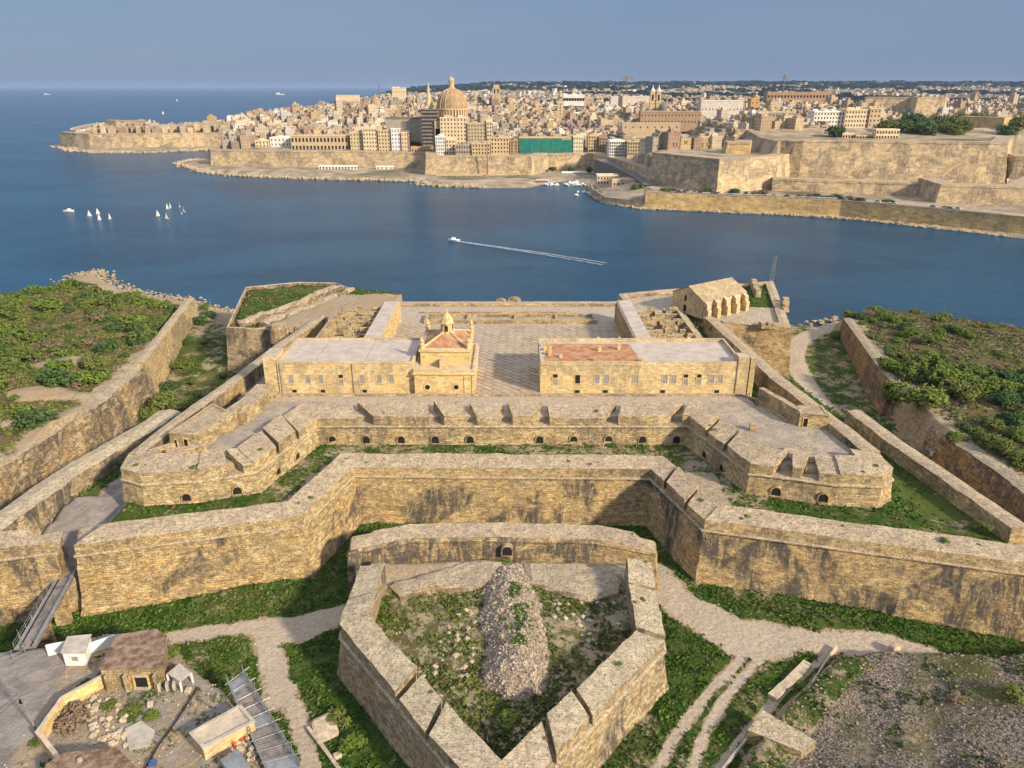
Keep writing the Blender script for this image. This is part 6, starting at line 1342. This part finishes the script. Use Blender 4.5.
crane(625.5, 1900, 40, 78.5, 7, 7, 'pale tower crane standing on the skyline over the city centre'); crane(781, 1500, 45, 77.5, 5, 3, 'short-jibbed tower crane on the skyline above the pinkish government building', 2)
x, y = PX(487.5, 800, 5); fm_ = wthing('quay_mast', 'tall thin reddish mast on the quay in front of the sunlit harbour wall', 'mast', (x, 795, 2)); MB().bar((x, 795, 2), (x, 795, zat(138, 795)), .7, 6, .35).build('shaft', PL['red'], fm_); MB().box(x, 795, 2, 3, 3, 2.5).build('base', PL['orange'], fm_)
x, y = PX(381, 2300, 5); fm_ = wthing('harbour_beacon', 'thin dark beacon tower standing on the far sea point', 'beacon', (x, y, 0)); MB().bar((x, y, 0), (x, y, zat(82.5, 2300)), 2.2, 6, 1.4).build('shaft', PL['slate'], fm_)
# quay buildings at the water
facade('row of white quay huts with dark doors on the promontory shore', 319, 357, 166.5, 862, 3.2, 6, 12, 1, PL['white'], name='quay_huts', pent=False, ww=1.5, wh=2.2)
facade('open fronted boathouse with dark bays below the sunlit harbour wall', 436, 482, 175.5, 790, 3, 7, 9, 1, PL['stone'], name='boathouse', pent=False, ww=4, wh=3)
facade('pale quay shed beside the promontory wall end', 376, 393, 167, 862, 3.2, 7, 4, 1, PL['white'], name='quay_shed', pent=False)
facade('cream seaside restaurant on the point beside the boat basin', 597, 618, 176, 706, 5, 14, 7, 2, PL['cream'], name='restaurant', pent=False)
facade('flat orange-lit club building behind the seaside restaurant', 612, 637, 180, 682, 5, 16, 6, 1, PL['yellow'], name='club_building', pent=False)
facade('long white awning building along the boat basin quay', 562, 588, 173, 812, 3, 8, 10, 1, PL['white'], name='quay_building', pent=False)

# generic houses: the nearest 290 one by one, the rest as one mass
protos = []
for k in range(16):
    r_ = random.Random(k + 50); me = house_mesh(k, r_.uniform(9, 14), r_.uniform(9, 13.5), r_.uniform(8, 14), k % 2); protos.append(me)
pm = {}
def proto(k, c):
    if (k, c) not in pm: m = protos[k].copy(); m.materials[0] = CM[c]; pm[(k, c)] = m
    return pm[(k, c)]
r_ = random.Random(21); cells = []; Y = 690.0
ca, sa = math.cos(.42), math.sin(.42)
for i in range(-95, 175):
    for j in range(-25, 150):
        u, v = i * 12.2, 760 + j * 12.2; u += 0 if j % 5 else 3; x, y = (u * ca - (v - 900) * sa), 900 + (u * sa + (v - 900) * ca)
        if y < 640 or y > 1800 or abs(x) > .74 * y + 20: continue
        cells.append((x + r_.uniform(-2, 2), y + r_.uniform(-2, 2)))
a = np.array(cells); H = city_h(a[:, 0], a[:, 1]); D = np_sdf(a[:, 0], a[:, 1], MAIN); DE = np_sdf(a[:, 0], a[:, 1], ELMO); DC = np_sdf(a[:, 0], a[:, 1], CO2)
GARD = [PX(797, 630), PX(1010, 620), PX(1024, 900), PX(1024, 1060), PX(880, 1070), PX(880, 850), PX(797, 760)]
BAST = [PX(650, 650), PX(716, 595), PX(775, 620), PX(795, 650), PX(795, 745), PX(722, 745), PX(690, 720), PX(655, 720)]
GA = np_sdf(a[:, 0], a[:, 1], GARD); BA = np_sdf(a[:, 0], a[:, 1], BAST)
ok = [i for i in range(len(cells)) if ((D[i] > 14) or (DE[i] > 10 and r_.random() < .75) or (a[i][1] > 1300 and DC[i] > 30)) and GA[i] < -4 and BA[i] < 0 and clear(a[i][0], a[i][1], 7)]
ok.sort(key=lambda i: cells[i][1])
LBL = {0: 'tan limestone', 1: 'pale cream', 2: 'warm ochre', 3: 'greyish stone', 4: 'whitewashed', 5: 'brown stone'}
def hz_(x, y): return .8 + .5 * float(noise.noise(Vector((x * .006, y * .006, 0)))) + r_.uniform(-.22, .28)
used_h = 0
for i in ok[:290]:
    x, y = cells[i]; c = r_.choices(range(6), (4, 3, 2, 3, 1, 2))[0]; k = r_.randrange(16); tall = r_.random() < .12
    o = bpy.data.objects.new('flat_roofed_house', proto(k, c)); C.objects.link(o); o.location = (x, y, H[i]); o.rotation_euler = (0, 0, .42 + r_.choice((0, math.pi / 2))); s = hz_(x, y); o.scale = (1, 1, s * (1.35 if tall else 1))
    side = 'on the sea fort side of the domed church' if x / y < -.08 else 'between the domed church and the angular bastion' if x / y < .2 else 'behind the angular bastion and great curtain'
    tag(o, ('tall ' if tall else 'low ' if s < .8 else '') + LBL[c] + ' flat roofed house ' + side, 'house', LBL[c] + ' city houses')
def mass(cells_, name, label, sc, whites):
    vs = []; fs = []; mi = []; uvs = []
    for (x, y, z) in cells_:
        s_ = sc(y); big_ = r_.random() < .07; w_, d = r_.uniform(7.5, 13.5) * s_ * (1.9 if big_ else 1), r_.uniform(7.5, 13) * s_ * (1.3 if big_ else 1); h = (r_.uniform(8, 15) if r_.random() > .06 else r_.uniform(16, 24)) * (hz_(x, y) if y < 1900 else .8) * (1 if s_ < 1.4 else .9); rz = .42 + r_.uniform(-.06, .06) if y < 1900 else r_.uniform(0, 3)
        m = r_.choices(range(6), (4, 3, 2, 3, whites, 2))[0]
        for (bx, by, bz, bw, bd, bh) in [(0, 0, -14, w_, d, h + 14)] + [(r_.uniform(-.28, .28) * w_, r_.uniform(-.28, .28) * d, h, w_ * r_.uniform(.12, .5), d * r_.uniform(.12, .5), r_.uniform(1.2, 3.8)) for _ in range(r_.choice((2, 3, 4)) if s_ < 1.4 else 0)]:
            c_, n_ = math.cos(rz), math.sin(rz); k = len(vs); P = []
            for ax, ay in ((-.5, -.5), (.5, -.5), (.5, .5), (-.5, .5)):
                px_, py_ = bx + ax * bw, by + ay * bd; P.append((x + px_ * c_ - py_ * n_, y + px_ * n_ + py_ * c_))
            vs += [(p[0], p[1], z + bz) for p in P] + [(p[0], p[1], z + bz + bh) for p in P]
            for q in range(4):
                j = (q + 1) % 4; fs.append((k + q, k + j, k + 4 + j, k + 4 + q)); ln = bw if q % 2 == 0 else bd; uvs += [(0, 0), (ln, 0), (ln, bh), (0, bh)]; mi.append(m)
            fs.append((k + 4, k + 5, k + 6, k + 7)); uvs += [(0, 0)] * 4; mi.append(m)
    me = bpy.data.meshes.new(name); me.from_pydata(vs, [], fs); ul = me.uv_layers.new(name='UVMap'); ul.data.foreach_set('uv', [c for t in uvs for c in t])
    for m in CM: me.materials.append(m)
    me.polygons.foreach_set('material_index', mi); o = bpy.data.objects.new(name, me); C.objects.link(o); tag(o, label, None, None, 'stuff')
mass([(cells[i][0], cells[i][1], H[i]) for i in ok[290:]], 'city_houses', 'dense mass of flat roofed city houses behind the nearest rows', lambda y: 1.0, 1.2)
far = []
while len(far) < 9500:
    y = 1700 + 5600 * (r_.random() ** 1.25); x = r_.uniform(-.55, .76) * y
    far.append((x, y))
a = np.array(far); H = city_h(a[:, 0], a[:, 1]); DC = np_sdf(a[:, 0], a[:, 1], CO2); cl = np_fbm(a[:, 0], a[:, 1], .0022, 3, 31)
mass([(far[i][0], far[i][1], H[i]) for i in range(len(far)) if DC[i] > 40 and cl[i] > .47], 'distant_houses', 'distant pale suburbs scattered to the horizon', lambda y: 1 + (y - 1700) / 3500, 5)
# far tree masses
mb = MB(); n = 0
for i in range(len(far)):
    if DC[i] > 60 and cl[i] < .47 and r_.random() < .8:
        x, y = far[i]; s = r_.uniform(6, 13) * (1 + (y - 1700) / 2500)
        for _ in range(5):
            p = Vector((x + r_.gauss(0, s), y + r_.gauss(0, s), H[i] + r_.uniform(2, 7))); u = Vector((r_.gauss(0, 1), r_.gauss(0, 1), 0)).normalized() * s * .8; w_ = Vector((r_.gauss(0, .3), r_.gauss(0, .3), 1)) * s * .45
            mb.v += [tuple(p - u - w_), tuple(p + u - w_), tuple(p + u * .7 + w_), tuple(p - u * .6 + w_)]; k = len(mb.v); mb.f.append((k - 4, k - 3, k - 2, k - 1))
me = bpy.data.meshes.new('far_woods'); me.from_pydata(mb.v, [], mb.f); me.materials.append(plain('distant_woodland', (.022, .036, .026), .95, .3, .01)); o = bpy.data.objects.new('far_woods', me); C.objects.link(o); tag(o, 'dark bands of distant woodland between the suburbs', None, None, 'stuff')

# city trees
for a_, Y, z, r, lb in ((835, 705, 47, 13, 'flat topped umbrella tree alone on the great wall edge'),):
    x, y = PX(a_, Y, z); shrub(x, y, z, r, 'leafd', lb, 'tree', None, 'umbrella_tree', True, .9)
for a_, Y, r in ((884, 760, 9), (892, 775, 10), (900, 790, 9), (886, 800, 11), (896, 740, 8), (905, 760, 9), (910, 730, 8), (918, 745, 8), (885, 735, 8), (905, 850, 11), (922, 880, 11), (935, 900, 12), (945, 930, 13), (955, 960, 13), (966, 930, 12), (975, 970, 13), (985, 1000, 13), (950, 880, 11), (930, 840, 10), (938, 760, 8), (946, 730, 7), (955, 720, 6), (962, 735, 7), (925, 720, 7), (992, 960, 11), (915, 990, 13), (940, 1010, 12), (966, 1030, 12), (1006, 720, 7), (1015, 740, 8), (1020, 705, 6)):
    x, y = PX(a_, Y, 46); shrub(x, y, float(city_h(np.array([x]), np.array([y]))[0]) - 1, r * 1.45, r_.choice(('leafd', 'leafd', 'leaf')), ('huge ' if r > 11 else 'medium ' if r > 8 else 'smaller ') + 'dark garden tree in the grove behind the great tall harbour curtain', 'tree', 'grove behind the great curtain', 'garden_tree', True, 1.15)
for a_, Y, z, r, lb in ((639, 645, 8, 7.5, 'bright green round tree by the club building above the quay'), (552, 835, 5, 5.5, 'dark tree against the shaded wall of the boat basin'), (571, 825, 4, 6, 'rounder green tree standing on the boat basin quay'), (589, 818, 5, 6.5, 'tall dark tree where the climbing road meets the quay'), (598, 806, 6, 6, 'leafy tree beside the climbing road'), (610, 770, 9, 4.5, 'small tree on the climbing road bank'), (312, 898, 6, 4.5, 'small brown tree in front of the promontory wall'), (261, 905, 5, 5, 'bush at the foot of the promontory wall end')):
    x, y = PX(a_, Y, z); shrub(x, y, z - 1, r, 'leafb' if 'bright' in lb else 'leafd', lb, 'tree', None, 'tree', True, .9)
for k in range(34):
    a_ = r_.uniform(655, 925); t = (a_ - 655) / 270; q_ = W(a_, 209.5 + 16.5 * t ** 1.6, 0); x, y = q_.x, q_.y + r_.uniform(17, 27); shrub(x, y, 11.3, r_.uniform(2.5, 5.5), r_.choice(('leaf', 'leafd', 'leafr')), 'scrubby bush in the strip between coast road and terrace walls', 'bush', 'bushes above the coast road', 'bush', False, .7)
# road and parked cars
rd = [Vector(p) for p in XY([(650, 205), (700, 207.5), (740, 209), (780, 210.5), (840, 214), (920, 221), (1008, 230), (1060, 236)], 2)]
RL = [(lambda q: (q.x * 1.0, q.y + 10.0))(W(a, b_, 0)) for a, b_ in ((648, 209.3), (700, 211), (740, 213), (780, 214.5), (840, 218), (920, 226), (1008, 235.5))]
M['asph'] = plain('coast_asphalt', (.17, .15, .14), .9, .15, .3)
mb = MB(); a_, b_ = offset(RL, 4), offset(RL, -4)
for i in range(len(RL) - 1): mb.face([(*a_[i], 11.9), (*a_[i + 1], 11.9), (*b_[i + 1], 11.9), (*b_[i], 11.9)])
o = mb.build('road', M['asph']); tag(o, 'coast road on top of the yellow sea wall', kind='structure')
mb = MB(); RC = [PX(600, 800, 14), PX(622, 745, 14), PX(640, 690, 14), PX(652, 645, 12)]; a_, b_ = offset(RC, 6.5), offset(RC, -6.5); zz = [20, 17, 14.5, 12.2]
for i in range(3):
    q = [(*a_[i], zz[i]), (*a_[i + 1], zz[i + 1]), (*b_[i + 1], zz[i + 1]), (*b_[i], zz[i])]; mb.face(q[::-1]); mb.face([(q[0][0], q[0][1], 1), (q[1][0], q[1][1], 1), q[1], q[0]])
o = mb.build('climbing_road', M['asph']); tag(o, 'grey road climbing from the quay into the city', kind='structure')
def car_mesh(mat):
    mb = MB(); mb.prism([(-2.1, -.85), (2.1, -.85), (2.1, .85), (-2.1, .85)], .3, [.95, .85, .85, .95], bottom=True); b = mb.build('body', mat, local=True)
    mb = MB(); mb.box(-.2, 0, .9, 2.4, 1.5, .55, taper=.4); c = mb.build('cabin', M['dark'], local=True)
    mb = MB()
    for x in (-1.3, 1.3):
        for y in (-.8, .8): mb.bar((x, y - .1, .32), (x, y + .1, .32), .32, 8)
    w_ = mb.build('wheels', M['dark'], local=True); r = (b.data, c.data, w_.data)
    for o in (b, c, w_): bpy.data.objects.remove(o)
    return r
CARM = [car_mesh(plain('car_paint_%d' % k, c, .35, .05, spec=.5)) for k, c in enumerate(((.75, .75, .74), (.35, .03, .03), (.08, .10, .16), (.42, .43, .45)))]
CN = ('white', 'red', 'dark blue', 'silver')
for k in range(46):
    t = r_.random() * 5.9; i = int(t); p = Vector(RL[i]).lerp(Vector(RL[i + 1]), t - i); d = (Vector(RL[i + 1]) - Vector(RL[i])).normalized(); p += Vector((-d.y, d.x)) * 3.0
    c = r_.choices(range(4), (6, 1, 1, 3))[0]; t_ = thing('parked_car', CN[c] + ' car parked along the coast road over the sea wall', 'car', (p.x, p.y, 11.9), math.atan2(d.y, d.x), CN[c] + ' cars on the coast road')
    for nm, me in zip(('body', 'cabin', 'wheels'), CARM[c]): o = bpy.data.objects.new(nm, me); C.objects.link(o); o.parent = t_
# boats
def hull(L, B, H):
    mb = MB(); n = 8; top = []; bot = []
    for k in range(n + 1):
        t = k / n; x = -L / 2 + L * t; w_ = B / 2 * (1 - max(0, (t - .45) / .55) ** 2.0) * (.8 + .2 * min(1, t * 4)); top.append((x, w_, H + .25 * t * t)); bot.append((x * .92, w_ * .5, -.2))
    for k in range(n):
        mb.face([bot[k + 1], bot[k], top[k], top[k + 1]]); f = lambda p: (p[0], -p[1], p[2]); mb.face([f(bot[k]), f(bot[k + 1]), f(top[k + 1]), f(top[k])]); mb.face([f(top[k]), f(top[k + 1]), top[k + 1], top[k]])
    mb.face([(-L / 2, -B * .4, H), (-L / 2, B * .4, H), (-L / 2 * .92, B * .2, -.2), (-L / 2 * .92, -B * .2, -.2)]); o = mb.build('hull', M['white'], local=True); m = o.data; bpy.data.objects.remove(o); return m
HS = hull(5.5, 2.0, .7); HM = hull(8, 2.8, 1.0); HB = hull(17, 5, 2.0)
mb = MB(); mb.face([(-1.9, 0, 1.4), (.2, .05, 1.4), (.1, .02, 8.6)]); mb.face([(.2, -.06, 1.4), (-1.9, -.02, 1.4), (.1, -.04, 8.6)]); o = mb.build('sail', M['white'], local=True); SA = o.data; bpy.data.objects.remove(o)
mb = MB(); mb.face([(.3, 0, 1.2), (2.5, .1, 1.0), (.2, .02, 7.2)]); mb.face([(2.5, .04, 1.0), (.3, -.06, 1.2), (.2, -.04, 7.2)]); o = mb.build('jib', M['white'], local=True); JB = o.data; bpy.data.objects.remove(o)
mb = MB(); mb.bar((.15, 0, .6), (.15, 0, 8.8), .07, 5); o = mb.build('mast', M['steel'], local=True); MS = o.data; bpy.data.objects.remove(o)
def boat(px, py, kind, label, group, rz, s=1.0, name='sailing_boat'):
    p = W(px, py, 0); t = thing(name, label, 'boat', (p.x, p.y, 0), rz, group); t.scale = (s, s, s); L = [('hull', HS if kind == 's' else HM)]
    if kind == 's': L += [('mast', MS), ('mainsail', SA), ('jib', JB)]
    for nm, me in L: o = bpy.data.objects.new(nm, me); C.objects.link(o); o.parent = t
    if kind == 'm': mb = MB(); mb.box(.3, 0, 1.0, 2.6, 1.8, 1.2, taper=.4); mb.build('cabin', M['white'], t, local=True)
    return t
for i, (a_, c) in enumerate(((89.5, 216), (98, 214), (99.5, 220), (110, 219))): boat(a_, c, 's', ORD[i] + ' dinghy from the motorboat in the cluster of four', 'four dinghies sailing together', .5 + i * .3, .55)
for i, (a_, c) in enumerate(((158, 216), (167.5, 209), (170.5, 208), (180, 207), (181.5, 214), (184, 212), (167, 219))): boat(a_, c, 's', ORD[i] + ' white sail in the cluster of seven off the promontory, from the open sea', 'seven dinghies sailing together', .8 + i * .35, .55)
boat(69, 211.5, 'm', 'small white motorboat left of the sailing dinghies', None, .1, 1.0, 'motorboat'); boat(163, 114, 's', 'lone sailing boat on the open sea beyond the fort tip', None, .4, 1.3); boat(177, 101, 's', 'tiny sailing boat far out toward the horizon', None, .4, 1.8); boat(100, 130, 's', 'yacht sail showing behind the tip fort', None, .4, 1.4)
sb = boat(454, 241, 'm', 'white speedboat crossing the harbour with a long wake', None, math.pi - .22, 1.0, 'speedboat')
mb = MB(); A_, B_2 = W(457, 241.5, 0), W(604, 264, 0); d = (B_2 - A_).normalized(); n_ = Vector((-d.y, d.x, 0)); L = (B_2 - A_).length; nn = 50
for _ in range(1500):
    t = r_.random() ** 1.3; c = A_ + d * L * t + n_ * (r_.choice((-1, 1)) * (.3 + 2.6 * t ** .7) * r_.uniform(.55, 1.1) + 1.6 * math.sin(t * 3)); a_ = r_.uniform(.6, 2.6); b_ = r_.uniform(.12, .42) * (1.25 - t); z = .05 + .0001 * _
    mb.face([tuple((c - d * a_).xy) + (z,), tuple((c - n_ * b_).xy) + (z,), tuple((c + d * a_).xy) + (z,), tuple((c + n_ * b_).xy) + (z,)])
M['foam'] = plain('sea_foam', (.50, .55, .60), .8, .3, .6); tag(mb.build('boat_wake', M['foam']), 'pale foam wake trailing behind the speedboat', None, None, 'stuff')
for k in range(30):
    a_ = r_.uniform(530, 588); c = 182 + 2.6 * math.sin((a_ - 530) / 18) + r_.uniform(-.8, 2.5); boat(a_, c, 'm', 'small white boat moored in the harbour basin', 'small boats in the basin', r_.uniform(0, 3), r_.uniform(.6, 1.0), 'moored_boat')
for k in range(9): boat(r_.uniform(575, 600), r_.uniform(190, 196), 'm', 'small boat moored off the low curved quay', 'small boats off the quay', r_.uniform(0, 3), .6, 'moored_boat')
p = W(541, 184.5, 0); t = thing('harbour_ferry', 'larger white and red passenger boat at the end of the boat basin', 'ferry', (p.x, p.y, 0), math.pi - .1); o = bpy.data.objects.new('hull', HB); C.objects.link(o); o.parent = t
MB().box(-1, 0, 1.9, 11, 3.8, 2.0, bottom=False).build('cabin', PL['red'], t, local=True); MB().box(-1, 0, 4.1, 12, 4.2, .4).build('canopy', M['white'], t, local=True)
for a_, c, s, lb in ((47, 88.6, 40, 'faint white ship far away on the sea horizon'), (280, 88.0, 60, 'larger pale ship on the horizon left of the dome')):
    p = PX(a_, 9000, 0); t = thing('distant_ship', lb, 'ship', (p[0], p[1], 0), .1); t.scale = (s / 10, s / 20, s / 14); o = bpy.data.objects.new('hull', HB); C.objects.link(o); o.parent = t; MB().box(-3, 0, 2, 7, 3, 3).build('superstructure', M['white'], t, local=True)
bw = XY([(75, 128.5), (84, 126), (97, 123.5)], 3); mb = MB(); sweep(mb, [(p[0], p[1]) for p in bw], [(1, -1), (0, 4), (-9, 4), (-10, -1)], 12, vs=None); tag(mb.build('breakwater', M['vw']), 'low curved breakwater beyond the tip fort', 'breakwater')

# ------------------------------------------------------------------ evening air
hb = MB(); hb.box(0, 73000, -8, 310000, 158000, 190); ho = hb.build('haze', [], local=True); tag(ho, 'thin evening haze over harbour and city', None, None, 'stuff')
m = bpy.data.materials.new('haze_air'); m.use_nodes = True; nt = m.node_tree; nt.nodes.clear(); out = nt.nodes.new('ShaderNodeOutputMaterial'); pvn = nt.nodes.new('ShaderNodeVolumePrincipled')
pvn.inputs['Density'].default_value = 0.000045; pvn.inputs['Color'].default_value = (.38, .52, .80, 1); pvn.inputs['Anisotropy'].default_value = .0; nt.links.new(pvn.outputs[0], out.inputs['Volume']); ho.data.materials.append(m)
